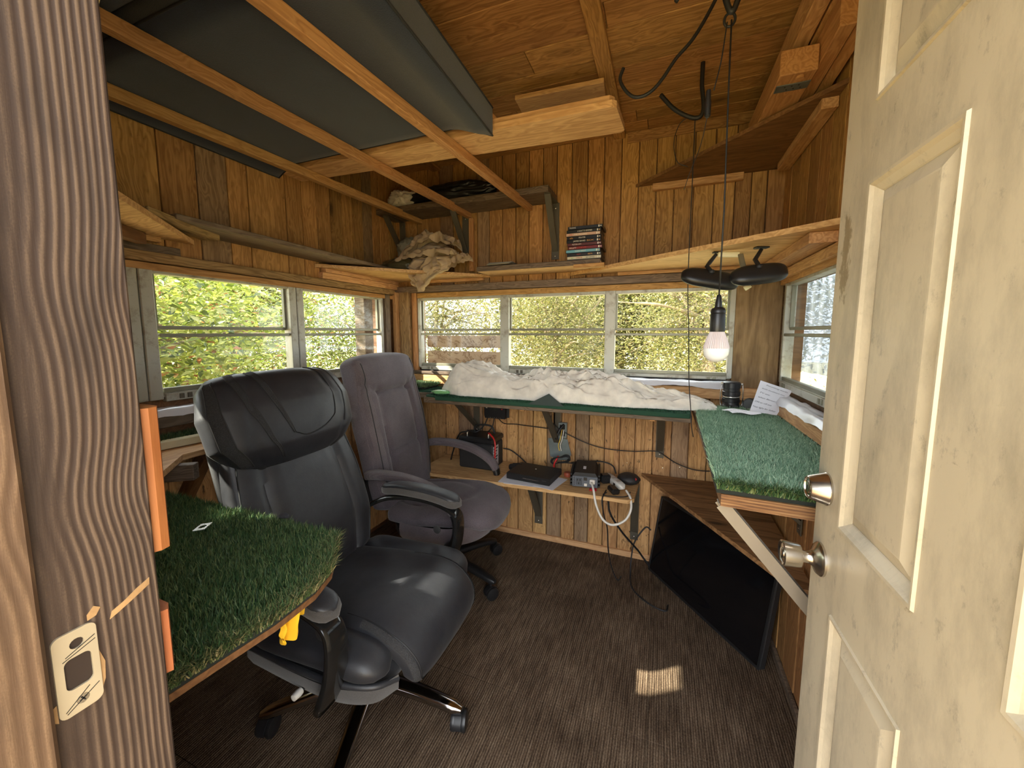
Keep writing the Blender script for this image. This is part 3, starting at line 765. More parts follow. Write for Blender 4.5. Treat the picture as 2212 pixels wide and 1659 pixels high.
# doubled plywood plank across them
t = thing('cross_plank', (-.9, 1.55, 2.145), 'doubled plywood plank lying across the slats at the cushion end', 'plank')
MB().prism([(-1.79, 1.432), (-.195, 1.462), (-.180, 1.475), (-.168, 1.64), (-.18, 1.655), (-1.79, 1.56)], 2.146, 2.170).build('lower_ply', PLYX, t)
MB().prism([(-1.79, 1.435), (-.205, 1.472), (-.190, 1.49), (-.178, 1.655), (-1.79, 1.57)], 2.172, 2.192).build('upper_ply', PLYX, t)
MB().prism([(-1.2, 1.437), (-.65, 1.452), (-.64, 1.60), (-1.2, 1.57)], 2.194, 2.212).build('top_ply', PLYX, t)
MB().lathe([(.001, 0), (.03, 0), (.022, .001), (.001, .0015)], 14, Matrix.Translation((-1.30, 1.50, 2.1458)) @ Matrix.Rotation(PI, 4, 'X') @ Matrix.Diagonal((1.3, .6, 1, 1))).build('paint_blot', PAPER, t)
props(board('loose_timber', (-.66, 1.78, 2.408), (-.27, 1.80, 2.408), .12, .02, (0, 0, 1), LUMBER), 'light board fixed flat under the ceiling behind the plywood plank', 'board')

# dark cushion resting on the slats
def fabric(name, c, c2, rough=.95, sc=520, bs=.5, stripe=0):
    t = NT(name); o = t.obj()
    f = t.noise(o, sc, 2, .6); g = t.noise(o, 6, 4)
    m = t.math('ADD', t.math('MULTIPLY', f, .6), t.math('MULTIPLY', g, .5))
    h = f
    if stripe:
        sp = t.n('SeparateXYZ'); t.l(o, sp.inputs[0])
        s = t.math('SINE', t.math('MULTIPLY', sp.outputs[1], 2*PI/stripe)); h = t.math('ADD', f, t.math('MULTIPLY', s, .4))
        m = t.math('ADD', m, t.math('MULTIPLY', s, .05))
    b = t.bsdf(t.ramp(m, [(.35, c), (.75, c2)]), rough, 0, t.bump(h, bs, .002))
    b.inputs['Sheen Weight'].default_value = .25; b.inputs['Specular IOR Level'].default_value = .15
    return t.done(b)
NAVY = fabric('charcoal_navy_fabric', (.010, .0150, .034, 1), (.021, .030, .062, 1))
NAVYS = plain('cushion_piping', (.012, .013, .017, 1), .8)
cu = thing('bench_cushion', (-1.22, 1.0, 2.145), 'large charcoal bench cushion lying on the slats under the ceiling', 'cushion')
def cushion(x0, x1, y0, y1, z0, z1, r, sag=0.0, nm='cushion_body', sagl=0.0):
    m = MB(); nxx, nyy = 28, 22
    def skin(u, v, s):
        x = x0+(x1-x0)*u; y = y0+(y1-y0)*v
        e = min(min(u, 1-u)*(x1-x0), min(v, 1-v)*(y1-y0))
        k = max(0.0, 1-e/r); dz = r*(1-math.sqrt(max(0, 1-k*k)))
        q = (x+.78)/(x1+.78) if x > -.78 else 0
        sg = sag*max(0, q)*(0.35+.65*v)+sagl*max(0, (-1.66-x)/.125)**1.5
        return Vector((x, y, (z0+dz-sg) if s else (z1-dz-sg*.8+.010*math.sin(PI*v)*math.sin(PI*u))))
    m.grid(lambda u, v: skin(u, v, 1), nxx, nyy); m.grid(lambda u, v: skin(u, v, 0), nxx, nyy)
    b = [(i/nxx, 0) for i in range(nxx)]+[(1, j/nyy) for j in range(nyy)]+[(1-i/nxx, 1) for i in range(nxx)]+[(0, 1-j/nyy) for j in range(nyy)]
    m.rings([[skin(u, v, 1) for u, v in b], [skin(u, v, 0) for u, v in b]], cap=False)
    o = m.build(nm, NAVY, cu, smooth=55)
    MB().tube([skin(u, v, 1) for u, v in b], .0035, 6, closed=True).build('piping', NAVYS, o, smooth=180)
    MB().tube([skin(u, v, 0) for u, v in b], .0035, 6, closed=True).build('piping', NAVYS, o, smooth=180)
cushion(-1.785, -.635, .665, 1.425, 2.146, 2.275, .020, .055, sagl=.050)
cushion(-1.785, -.60, .235, .655, 2.185, 2.33, .03, 0, 'folded_end')
# black plush hanging under the cushion's near end
def lump(c, s, seed, amp=.25, freq=2.2, sub=4, ridg=True):
    bm = bmesh.new(); bmesh.ops.create_icosphere(bm, subdivisions=sub, radius=1)
    sd = Vector((seed*3.1, seed*1.7, seed*.9))
    for v in bm.verts:
        p = v.co.copy(); n = mnoise.fractal(p*freq+sd, 1.0, 2.1, 4)
        if ridg: n = (.5-abs(n))*1.5+.4*mnoise.noise(p*freq*3+sd)
        q = p*(1+amp*n)
        v.co = Vector((q.x*s[0], q.y*s[1], q.z*s[2]))+Vector(c)
    m = MB(); bm.verts.index_update()
    m.v = [tuple(v.co) for v in bm.verts]; m.f = [tuple(v.index for v in f.verts) for f in bm.faces]; m.mi = [0]*len(m.f); bm.free()
    return m
MB().lathe([(.001, 0), (.055, 0), (.06, .006), (.06, .016), (.055, .022), (.001, .022)], 28, Matrix.Translation((-1.06, .455, 1.985)) @ Matrix.Rotation(1.35, 4, 'X')).build('round_disc', plain('tan_speckled_foam', srgb(196, 172, 128), .9, bump=.5, bscale=90, var=.12), None, smooth=40, label='tan speckled round disc at the top beside the brown jamb', cat='disc')

# triangular lumber rack in the right back corner and the boards stored on it
tri_shelf('lumber_shelf', [(-.17, YB-.006), (XR-.03, YB-.006), (XR-.03, 1.63)], 2.162, 2.178, PLYD, 'dark triangular corner shelf under the ceiling carrying the lumber', 'shelf',
          [((-.08, YB-.025, 2.143), (.35, YB-.025, 2.143), .036, .03, (0, 1, 0), LUMBER), ((XR-.055, 1.70, 2.143), (XR-.055, 2.25, 2.143), .036, .05, (1, 0, 0), LUMBER)])
def lumber(a, b, wd, th, label, mat=LUMBER_O, plate=False, bolt=False):
    t = thing('lumber_board', ((a[0]+b[0])/2, (a[1]+b[1])/2, a[2]-th/2), label, 'lumber', 'lumber on the corner shelf')
    o = board('timber', a, b, wd, th, (0, 0, 1), mat, t, .003)
    if plate:
        MB().bx(a[0]-wd/2+.004, a[0]+wd/2-.004, a[1]+.055, a[1]+.095, a[2]-th/2-.004, a[2]-th/2+.0005).build('nail_plate', GALV, t)
        for i in range(3):
            for j in range(2): MB().lathe([(.0025, 0), (.0025, .001)], 6, Matrix.Translation((a[0]-.022+i*.02+j*.008, a[1]+.066+j*.017, a[2]-th/2-.0045))).build('nail_hole', DARK, t)
    if bolt: MB().lathe([(.012, 0), (.012, .008), (.009, .010), (.001, .010)], 10, Matrix.Translation((a[0]+.01, a[1]+.024, a[2]-th/2-.009))).build('plug', LUMBER_O, t, smooth=40)
    return t
lumber((.378, 1.575, 2.232), (.366, 2.315, 2.219), .105, .078, 'thick light timber on the corner shelf with a metal nail plate', LUMBER_O, True, True)
lumber((.456, 1.44, 2.272), (.447, 2.315, 2.230), .042, .10, 'reddish timber on the corner shelf, just right of the plated timber')
lumber((.503, 1.41, 2.285), (.494, 2.315, 2.234), .038, .10, 'reddish timber on the corner shelf, closest to the right wall')
lumber((.402, 1.34, 2.378), (.380, 2.30, 2.334), .046, .098, 'upper light timber above the plated one, raised to the ceiling', LUMBER)
lumber((.452, 1.32, 2.384), (.430, 2.30, 2.338), .040, .098, 'upper reddish timber at the ceiling, right of the light one')

# ---------------------------------------------------------------- ledges with artificial turf
def turf_mat(name, a, b, tip):
    t = NT(name); g = t.n('NewGeometry')
    c = t.ramp(g.outputs['Random Per Island'], [(0., a), (.55, b), (.93, tip), (1., tip)])
    bs = t.bsdf(c, .5, 0); bs.inputs['Specular IOR Level'].default_value = .35
    return t.done(bs)
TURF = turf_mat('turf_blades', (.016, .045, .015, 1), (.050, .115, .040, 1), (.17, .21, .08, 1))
TURF_B = turf_mat('gloss_tinted_turf_blades', (.10, .20, .125, 1), (.24, .40, .27, 1), (.46, .60, .42, 1))  # specular gloss on the blades is put into these paler tones
TURF_D = turf_mat('dark_mat_pile', (.008, .045, .022, 1), (.018, .085, .045, 1), (.04, .12, .065, 1))
TURFBASE = plain('turf_backing', (.012, .016, .012, 1), .9)
def blades(poly, z, n, h, w, lean, mat, name, parent, seed=0, edge=0.0, bias=(0, 0)):
    r = np.random.RandomState(seed); P = np.array(poly)
    lo, hi = P.min(0), P.max(0); pts = np.zeros((0, 2))
    while len(pts) < n:
        q = lo+(hi-lo)*r.rand(n*2, 2); ins = np.zeros(len(q), bool)
        for i in range(len(P)):
            a, b = P[i-1], P[i]
            cr = ((a[1] > q[:, 1]) != (b[1] > q[:, 1])) & (q[:, 0] < (b[0]-a[0])*(q[:, 1]-a[1])/(b[1]-a[1]+1e-12)+a[0])
            ins ^= cr
        pts = np.vstack([pts, q[ins]])
    pts = pts[:n]; an = r.rand(n)*2*np.pi; hh = h*(.65+.5*r.rand(n)); ln = lean*r.rand(n)**.7
    la = r.rand(n)*2*np.pi; dx = np.cos(la)*ln+bias[0]; dy = np.sin(la)*ln+bias[1]
    wx = np.cos(an)*w/2; wy = np.sin(an)*w/2
    V = np.zeros((n, 5, 3))
    V[:, 0] = np.c_[pts[:, 0]-wx, pts[:, 1]-wy, np.full(n, z)]; V[:, 1] = np.c_[pts[:, 0]+wx, pts[:, 1]+wy, np.full(n, z)]
    mx, my = pts[:, 0]+dx*hh*.35, pts[:, 1]+dy*hh*.35
    V[:, 2] = np.c_[mx+wx*.8, my+wy*.8, z+hh*.55]; V[:, 3] = np.c_[mx-wx*.8, my-wy*.8, z+hh*.55]
    V[:, 4] = np.c_[pts[:, 0]+dx*hh, pts[:, 1]+dy*hh, z+hh*(1-.25*np.minimum(1, ln))]
    return fast_mesh(name, V.reshape(-1, 3), np.arange(n)[:, None]*5, [(0, 1, 2, 3), (3, 2, 4)], mat, parent)
def fast_mesh(name, V, base, faces, mat, parent, kind='stuff'):
    """many small identical faces -> one mesh (V world coordinates)"""
    n = len(base); me = bpy.data.meshes.new(name)
    org = V.mean(0); V = V-org
    me.vertices.add(len(V)); me.vertices.foreach_set('co', V.astype(np.float32).ravel())
    loops = np.concatenate([base+np.array(f)[None, :] for f in faces], axis=1).ravel()
    tot = np.tile(np.array([len(f) for f in faces]), n)
    me.loops.add(len(loops)); me.loops.foreach_set('vertex_index', loops.astype(np.int32))
    me.polygons.add(len(tot)); st = np.concatenate([[0], np.cumsum(tot)[:-1]])
    me.polygons.foreach_set('loop_start', st.astype(np.int32)); me.polygons.foreach_set('loop_total', tot.astype(np.int32))
    me.materials.append(mat); me.update(calc_edges=True); me.validate()
    o = bpy.data.objects.new(name, me); COL.objects.link(o)
    M = Matrix.Translation(Vector(org))
    if parent is not None: o.parent = parent; o.matrix_basis = W[parent.name].inverted() @ M
    else: o.matrix_basis = M
    reg(o, M)
    if kind: o['kind'] = kind
    return o
# right ledge
def plyedge():
    t = NT('plywood_edge_layers'); o = t.obj(); sp = t.n('SeparateXYZ'); t.l(o, sp.inputs[0])
    z = t.math('ADD', sp.outputs[2], t.math('MULTIPLY', t.noise(o, 9, 3), .004))
    l = t.math('SINE', t.math('MULTIPLY', z, 2*PI/.0075))
    f = t.math('ADD', t.math('MULTIPLY', l, .14), t.noise(t.vmul(o, (12, 12, 160)), 1.0, 4))
    return t.done(t.bsdf(t.ramp(f, [(.25, (.09, .036, .013, 1)), (.5, (.22, .10, .034, 1)), (.8, (.36, .20, .08, 1))]), .75, 0, t.bump(f, .4, .002)))
PLYEDGE = plyedge()
LZ = .962
t = thing('wall_ledge', (.33, 1.6, LZ-.03), 'plywood ledge on metal brackets along the right wall, bright turf on top', 'ledge')
MB().prism([(.150, 1.04), (XRL-.008, 1.02), (XRL-.008, 2.30), (.165, 2.30)], LZ-.030, LZ).build('ledge_board', PLYEDGE, t)
strap_bracket(t, (XRL-.012, 1.075), (-1, 0, 0), LZ-.032, .345, .46, .030, BRKT_L, fl=.030)
strap_bracket(t, (XRL-.012, 1.62), (-1, 0, 0), LZ-.032, .33, .30, .030, BRKT)
rl = [(.140, 1.045), (XRL-.014, 1.030), (XRL-.014, 2.27), (.172, 2.10), (.160, 1.9)]
t = thing('turf_mat', (.33, 1.6, LZ), 'bright green artificial turf mat lying on the right ledge', 'turf')
MB().prism(rl, LZ+.001, LZ+.016).build('backing', TURFBASE, t)
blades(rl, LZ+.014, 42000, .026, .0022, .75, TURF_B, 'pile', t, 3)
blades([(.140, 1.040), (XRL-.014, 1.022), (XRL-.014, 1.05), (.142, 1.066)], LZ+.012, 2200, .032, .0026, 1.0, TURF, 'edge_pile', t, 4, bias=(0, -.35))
# back ledge
t = thing('wall_ledge', (-.7, 2.15, .90), 'grey edged ledge on metal brackets along the back wall under the white sheet', 'ledge')
board('ledge_board', (-1.325, 2.125, .958), (.142, 2.125, .958), .38, .034, (0, 0, 1), GREYW, t)
board('ledge_board', (-1.79, 2.1955, .958), (-1.327, 2.1955, .958), .239, .034, (0, 0, 1), GREYW, t)
for x, dr in ((-1.165, .24), (-.60, .30), (.01, .28)): strap_bracket(t, (x, YB-.012), (0, -1, 0), .940, .30, dr+.02)
for x in (-1.02-.14, -.70, -.03): MB().bx(x-.012, x+.012, 1.945, 1.965, .932, .941, .002).build('shim', LUMBER_O, t)
bl = [(-1.25, 1.932), (-1.24, 1.925), (.134, 1.93), (.134, 2.29), (-1.62, 2.29), (-1.62, 2.085), (-1.315, 2.085), (-1.315, 1.945)]
t = thing('turf_mat', (-.7, 2.1, .93), 'dark green carpet like turf mat on the back ledge under the sheet', 'turf')
MB().prism(bl, .976, .986)  .bx(-1.24, .134, 1.923, 1.936, .962, .986, .003).build('backing', plain('dark_green_mat', (.012, .055, .03, 1), .9, bump=.8, bscale=260), t)
blades([(-1.25, 1.922), (.134, 1.925), (.134, 2.0), (-1.25, 2.0)], .984, 9000, .010, .0022, .9, TURF_D, 'pile', t, 6)
blades([(-1.62, 2.088), (-1.312, 2.088), (-1.312, 1.95), (-1.2, 1.95), (-1.2, 2.28), (-1.62, 2.28)], .984, 6000, .010, .0022, .9, TURF_D, 'pile', t, 7)
board('lying_strip', (-1.31, 1.985, .990), (-1.262, 2.10, .990), .022, .008, (0, 0, 1), GREYW, t)
t = thing('turf_scrap', (-1.62, 2.15, .989), 'small shaggy scrap of turf heaped at the left end of the back ledge', 'turf')
MB().bx(-1.70, -1.42, 2.095, 2.26, .989, 1.012, .01).build('backing', TURFBASE, t)
blades([(-1.71, 2.09), (-1.41, 2.09), (-1.41, 2.27), (-1.71, 2.27)], 1.006, 5000, .028, .003, 1.0, TURF, 'pile', t, 8)
# folded-up mat corner in front of the sheet
MB().add([(-.66, 1.920, .978), (-.46, 1.920, .978), (-.545, 1.930, 1.040), (-.66, 1.926, .978), (-.46, 1.926, .978), (-.545, 1.938, 1.038)],
         [(0, 1, 2), (3, 5, 4), (0, 3, 4, 1), (1, 4, 5, 2), (2, 5, 3, 0)]).build('turned_up_corner', plain('dark_backing_flap', (.03, .045, .04, 1), .8), bpy.data.objects['turf_mat.001'])
# left ledge
t = thing('wall_ledge', (-1.65, 1.4, .91), 'rough wooden ledge along the left wall behind the black chair', 'ledge')
MB().prism([(XL+.01, .62), (-1.40, .66), (-1.55, .80), (-1.54, 1.92), (XL+.01, 1.92)], .915, .935).build('ledge_board', PLYY, t)
board('cleat', (-1.74, .62, .885), (-1.48, .80, .885), .035, .055, (0, 0, 1), GREYW, t)
board('cleat', (XL+.03, .62, .89), (XL+.03, 1.9, .89), .04, .045, (0, 0, 1), GREYW, t)
board('brace', (-1.60, .90, .90), (XL+.03, .90, .68), .05, .036, (0, 1, 0), PLYD, t)
props(board('painted_strip', (-1.70, .72, .951), (-1.62, 1.2, .951), .042, .028, (0, 0, 1), plain('cream_paint', srgb(206, 196, 160), .6, var=.1)), 'cream painted wooden strip lying on the left ledge', 'wooden strip')
t = thing('turf_mat', (-1.72, 1.1, .936), 'narrow strip of turf on the left ledge against the window wall', 'turf')
MB().bx(XL+.015, -1.70, .66, 1.9, .936, .95).build('backing', TURFBASE, t)
blades([(XL+.012, .66), (-1.695, .66), (-1.695, 1.9), (XL+.012, 1.9)], .948, 9000, .03, .003, .8, TURF, 'pile', t, 9)
# left turf desk, close to the camera
DZ = .794
dpoly = [(-1.785, .744), (-.804, .757), (-.710, .644), (-.685, .575), (-.682, .480), (-.695, .380), (-.712, .235), (-1.785, .235)]
t = thing('corner_desk', (-1.3, .55, DZ-.02), 'thin plywood desk board in the left front corner under the turf', 'desk')
MB().prism(dpoly, DZ-.015, DZ-.002).build('desk_board', PLYD, t)
strap_bracket(t, (-1.25, YF-.004), (0, 1, 0), DZ-.017, .34, .30)
t = thing('turf_mat', (-1.3, .55, DZ), 'deep green shaggy turf mat on the left front desk', 'turf')
MB().prism(dpoly, DZ-.001, DZ+.012).build('backing', TURFBASE, t)
blades(dpoly, DZ+.012, 62000, .027, .0021, .5, TURF, 'pile', t, 11)
TURF_E = turf_mat('frayed_turf_blades', (.03, .07, .02, 1), (.09, .13, .045, 1), (.34, .29, .14, 1))
blades([(-.838, .757), (-.802, .760), (-.706, .646), (-.681, .577), (-.678, .480), (-.691, .380), (-.708, .235), (-.742, .235), (-.724, .380), (-.715, .480), (-.724, .561)], DZ+.006, 5200, .031, .0022, 1.0, TURF_E, 'edge_pile', t, 12, bias=(.22, -.05))
# ================================================================ chairs
class Loft:
    """cushion swept along a path in the local xz plane; cross-section = superellipse across local y"""
    def __init__(s, path, hw, ht, n=3.5, side=1, relief=None, cap=.0):
        s.P = catmull([Vector((x, 0, z)) for x, z in path], 10); s.m = len(s.P)
        s.L = [0.0]
        for a, b in zip(s.P, s.P[1:]): s.L.append(s.L[-1]+(b-a).length)
        s.hw, s.ht, s.n, s.side, s.rel = hw, ht, n, side, relief
    def at(s, t):
        d = t*s.L[-1]
        for i in range(s.m-1):
            if d <= s.L[i+1] or i == s.m-2:
                q = (d-s.L[i])/max(1e-9, s.L[i+1]-s.L[i]); p = s.P[i].lerp(s.P[i+1], min(1, max(0, q)))
                a, b = s.P[max(0, i-1)], s.P[min(s.m-1, i+2)]; tg = (b-a).normalized(); return p, tg
    def sec(s, t, ang):
        p, tg = s.at(t); nr = Vector((-tg.z, 0, tg.x))
        c, q = math.cos(ang), math.sin(ang); e = 2/s.n
        y = s.hw(t)*math.copysign(abs(c)**e, c); k = s.ht(t)*math.copysign(abs(q)**e, q)
        r = 0
        if s.rel and q*s.side > 0: r = s.rel(t, y/max(1e-6, s.hw(t)))*min(1, abs(q)**e*1.5)
        return p+nr*(k+r*s.side)+Vector((0, y, 0))
    def front(s, t, yf, lift=0.0):
        p, tg = s.at(t); nr = Vector((-tg.z, 0, tg.x))*s.side
        k = s.ht(t)*(max(0, 1-abs(yf)**s.n))**(1/s.n); r = s.rel(t, yf) if s.rel else 0
        return p+nr*(k+r+lift)+Vector((0, yf*s.hw(t), 0))
    def mb(s, nt=40, na=48, t0=0, t1=1):
        m = MB(); R = []
        for i in range(nt+1):
            t = t0+(t1-t0)*i/nt; R.append([s.sec(t, 2*PI*k/na) for k in range(na)])
        return m.rings(R)
    def seam(s, pts, r=.0022, lift=0.0, k=6):
        P = catmull([Vector((a, b, 0)) for a, b in pts], k)
        return MB().tube([s.front(q.x, q.y, lift) for q in P], r, 6)
    def strip(s, pa, pb, lift=.0012, k=24):
        """ribbon on the front surface between two (t, y) polylines"""
        A = catmull([Vector((a, b, 0)) for a, b in pa], 12); B = catmull([Vector((a, b, 0)) for a, b in pb], 12)
        m = MB(); n = 4; R = []
        for i in range(k+1):
            a = A[int(i*(len(A)-1)/k)]; b = B[int(i*(len(B)-1)/k)]
            R.append([s.front(a.x+(b.x-a.x)*j/n, a.y+(b.y-a.y)*j/n, lift) for j in range(n+1)])
        return m.rings(R, cap=False, closed=False)
def cap_round(t, e, p=2.0):
    """1 in the middle, falling to 0 at both ends over the fraction e"""
    a = min(t, 1-t)/e
    return 1.0 if a >= 1 else max(.02, (1-(1-a)**p))**(1/p)

def leather():
    t = NT('black_leather'); o = t.obj()
    c = t.ramp(t.noise(o, 7, 6, .65), [(.35, (.011, .0115, .0155, 1)), (.72, (.026, .027, .031, 1))])
    sc = t.noise(t.vmul(o, (1, 1, .35)), 55, 7, .75, .8)
    c = t.mix(t.ramp(sc, [(.66, 0.), (.72, .35)]), c, (.11, .105, .095, 1))
    v = t.n('TexVoronoi', feature='DISTANCE_TO_EDGE'); v.inputs['Scale'].default_value = 260; t.l(o, v.inputs['Vector'])
    h = t.math('ADD', t.math('MULTIPLY', v.outputs[0], .25), t.noise(o, 16, 4))
    return t.done(t.bsdf(c, t.ramp(t.noise(o, 11, 4), [(.3, .40), (.7, .55)]), 0, t.bump(h, .22, .004), Sheen_Weight=.06, Sheen_Roughness=.4))
LEATHER = leather()
def meshfab():
    t = NT('grey_mesh_fabric'); o = t.obj()
    v = t.n('TexVoronoi', feature='F1'); v.inputs['Scale'].default_value = 420; t.l(o, v.inputs['Vector'])
    c = t.ramp(v.outputs[0], [(.2, (.008, .008, .009, 1)), (.6, (.026, .026, .028, 1))])
    return t.done(t.bsdf(c, .85, 0, t.bump(v.outputs[0], .6, .002)))
MESHF = meshfab()
SHELLF = fabric('dark_chair_fabric', (.014, .014, .016, 1), (.032, .031, .033, 1))
PADF = fabric('grey_arm_fabric', (.045, .042, .041, 1), (.085, .08, .077, 1))
CORD = fabric('grey_plum_corduroy', (.062, .050, .056, 1), (.185, .150, .160, 1), stripe=.0042, bs=.7)
VELV = fabric('grey_plum_velour', (.056, .047, .056, 1), (.155, .130, .143, 1), sc=380)
SKIRT = fabric('grey_plum_skirt_fabric', (.062, .050, .056, 1), (.185, .150, .160, 1))
SEAMM = plain('seam_thread', (.009, .009, .010, 1), .6)
GLOSSB = plain('glossy_black_frame', (.010, .010, .010, 1), .12, bump=.02)

def star_base(root, R, a0, legmat, leg_h=.112, caster_mat=BLACKP):
    """five legs with casters; sub-parts share their meshes"""
    def leg_mesh():
        m = MB(); Rr = []
        for i in range(13):
            q = i/12; x = .03+(R-.012)*q; z = leg_h-.024*q**1.6+.006*math.sin(PI*q); w = .029-.008*q; h = .021-.006*q
            if i == 12: w *= .55; h *= .6
            sec = []
            for k in range(12):
                a = 2*PI*k/12; c, s_ = math.cos(a), math.sin(a)
                sec.append(Vector((x, w*math.copysign(abs(c)**.6, c), z+h*math.copysign(abs(s_)**.6, s_))))
            Rr.append(sec)
        return m.rings(Rr).mesh('base_leg', legmat, smooth=50)
    def caster_mesh():
        return MB().lathe([(.004, 0), (.024, .001), (.031, .004), (.0335, .011), (.0315, .019), (.020, .022), (.004, .022)], 24,
                    Matrix.Translation((0, .006, .0335)) @ Matrix.Rotation(-PI/2, 4, 'X')).mesh('caster_wheel', caster_mat, smooth=40)
    def hood_mesh():
        m = MB(); P = []
        for k in range(9):
            a = math.radians(-10+k*22); P.append((.036*math.cos(a), .036*math.sin(a)))
        P += [(.028*math.cos(math.radians(166-k*22)), .028*math.sin(math.radians(166-k*22))) for k in range(9)]
        m.prism(P, -.012, .012, Matrix.Translation((0, 0, .0335)) @ Matrix.Rotation(PI/2, 4, 'X'))
        m.lathe([(.006, .060), (.006, .088)], 10)
        return m.mesh('caster_hood', caster_mat, smooth=40)
    lm, cm, hm = leg_mesh(), caster_mesh(), hood_mesh()
    for k in range(5):
        a = a0+2*PI*k/5
        leg = bpy.data.objects.new('base_leg', lm); COL.objects.link(leg); leg.parent = root
        leg.matrix_basis = Matrix.Rotation(a, 4, 'Z'); reg(leg, W[root.name] @ leg.matrix_basis)
        for nm, me, fl_ in (('caster_wheel', cm, 0), ('caster_wheel', cm, PI), ('caster_hood', hm, 0)):
            c = bpy.data.objects.new(nm, me); COL.objects.link(c); c.parent = leg
            c.matrix_basis = Matrix.Translation((R+.005, 0, 0)) @ Matrix.Rotation(1.1+k*1.9, 4, 'Z') @ Matrix.Translation((-.012, 0, 0)) @ Matrix.Rotation(fl_, 4, 'Z'); reg(c, W[leg.name] @ c.matrix_basis)
    MB().lathe([(.028, .07), (.046, .075), (.05, .10), (.044, .128), (.03, .135), (.001, .135)], 28).build('base_hub', legmat, root, world=False, smooth=40)
    MB().lathe([(.027, .13), (.027, .24), (.020, .242), (.020, .245), (.013, .246), (.013, .36)], 24).build('gas_lift', BLACKP, root, world=False, smooth=40)
    MB().box((-.01, 0, .365), (.24, .16, .045), .012).build('tilt_mechanism', BLACKM, root, world=False)

# ---------------------------------------------------------------- black leather chair
ch = thing('office_chair', (-.938, 1.005, 0), 'worn black leather office chair with a large padded headrest, beside the turf desk', 'chair', None, math.radians(1))
star_base(ch, .335, math.radians(-140), CHROME)
bl_ = lambda m, nm, mat, par=ch, sm=60: m.build(nm, mat, par, smooth=sm, space=ch)
bl_(MB().tube([(.02, -.10, .365), (.02, -.26, .36), (.02, -.30, .355)], .006, 8), 'tilt_lever', BLACKP)
bl_(MB().lathe([(.001, 0), (.009, .002), (.011, .012), (.009, .028), (.001, .03)], 12, Matrix.Translation((.02, -.30, .355)) @ Matrix.Rotation(PI/2, 4, 'X')), 'lever_tip', WHITEP)
# seat shell, side bolsters and centre cushion
sh = Loft([(-.235, .385), (-.05, .375), (.12, .375), (.235, .372), (.262, .36)], lambda t: .285*cap_round(t, .16), lambda t: .034*cap_round(t, .08), 3.2)
shell = bl_(sh.mb(), 'seat_shell', SHELLF)
for sg in (-1, 1):
    bo = Loft([(-.22, .452), (-.05, .452), (.10, .458), (.20, .454), (.264, .430)], lambda t: .070*cap_round(t, .2), lambda t: .036*cap_round(t, .14), 2.8)
    m = bo.mb(32, 28); m.v = [(x, y+sg*.235, z) for x, y, z in m.v]
    b = bl_(m, 'side_bolster', LEATHER)
    m = MB(); m.tube([(-.21, sg*.288, .410), (0, sg*.297, .410), (.14, sg*.294, .410), (.235, sg*.262, .402), (.272, sg*.200, .385)], .0085, 10, smoothpts=6)
    bl_(m, 'seat_piping', LEATHER)
    m = MB()
    cr = catmull([Vector(p) for p in [(-.21, sg*.288, 0), (0, sg*.299, 0), (.14, sg*.296, 0), (.237, sg*.264, 0), (.276, sg*.200, 0)]], 6)
    m.rings([[Vector((p.x*.97, p.y*.97, .345)), Vector((p.x, p.y*1.012, .375)), Vector((p.x, p.y*1.01, .400))] for p in cr], cap=False, closed=False)
    bl_(m, 'seat_band', PADF)
def seat_rel(t, y): return .006*(1-abs(y)**3)-.004*math.exp(-((t-.42)/.12)**2)*(1-y*y)
sc_ = Loft([(-.235, .455), (-.10, .462), (.06, .475), (.17, .478), (.258, .455), (.300, .405), (.292, .345)], lambda t: lerp(t, [(0, .18), (.3, .20), (.75, .205), (1, .19)])*cap_round(t, .07), lambda t: .040*cap_round(t, .06)*lerp(t, [(0, 1), (.7, 1), (1, .8)]), 4.2, 1, seat_rel)
seat = bl_(sc_.mb(56, 56), 'seat_cushion', LEATHER)
for sg in (-1, 1):
    MB_ = sc_.strip([(.60, sg*.90), (.75, sg*.92), (.9, sg*.92), (.985, sg*.85)], [(.60, sg*.985), (.75, sg*.995), (.9, sg*.995), (.985, sg*.985)], .003)
    bl_(MB_, 'mesh_panel', MESHF, seat)
    bl_(sc_.seam([(.5, sg*.86), (.65, sg*.88), (.8, sg*.90), (.97, sg*.86)], .0018), 'seam', SEAMM, seat)
# backrest
def back_rel(t, y):
    g = -.015*math.exp(-((abs(y)-.60+.10*(t-.3)**2)/.055)**2)+.012*max(0, abs(y)-.64)*(1 if abs(y) > .64 else 0)
    return g+.010*math.exp(-((t-.25)/.2)**2)*(1-y*y)
bk = Loft([(-.205, .46), (-.228, .56), (-.255, .68), (-.300, .82), (-.345, .95), (-.370, 1.04)], lambda t: lerp(t, [(0, .225), (.25, .262), (.6, .262), (1, .235)])*cap_round(t, .06), lambda t: lerp(t, [(0, .05), (.3, .062), (1, .045)])*cap_round(t, .05), 3.4, -1, back_rel)
back = bl_(bk.mb(56, 72), 'backrest', LEATHER)
for sg in (-1, 1):
    bl_(bk.seam([(.05, sg*.56), (.3, sg*.60), (.6, sg*.58), (.85, sg*.50)], .002, -.010), 'seam', SEAMM, back)
    bl_(bk.seam([(.05, sg*.90), (.3, sg*.93), (.6, sg*.93), (.85, sg*.90)], .003, .001), 'piping', SEAMM, back)
m = Loft([(-.25, .46), (-.285, .62), (-.335, .82), (-.40, 1.05)], lambda t: .255*cap_round(t, .1), lambda t: .03*cap_round(t, .05), 4, -1).mb(24, 32)
bl_(m, 'back_shell', SHELLF)
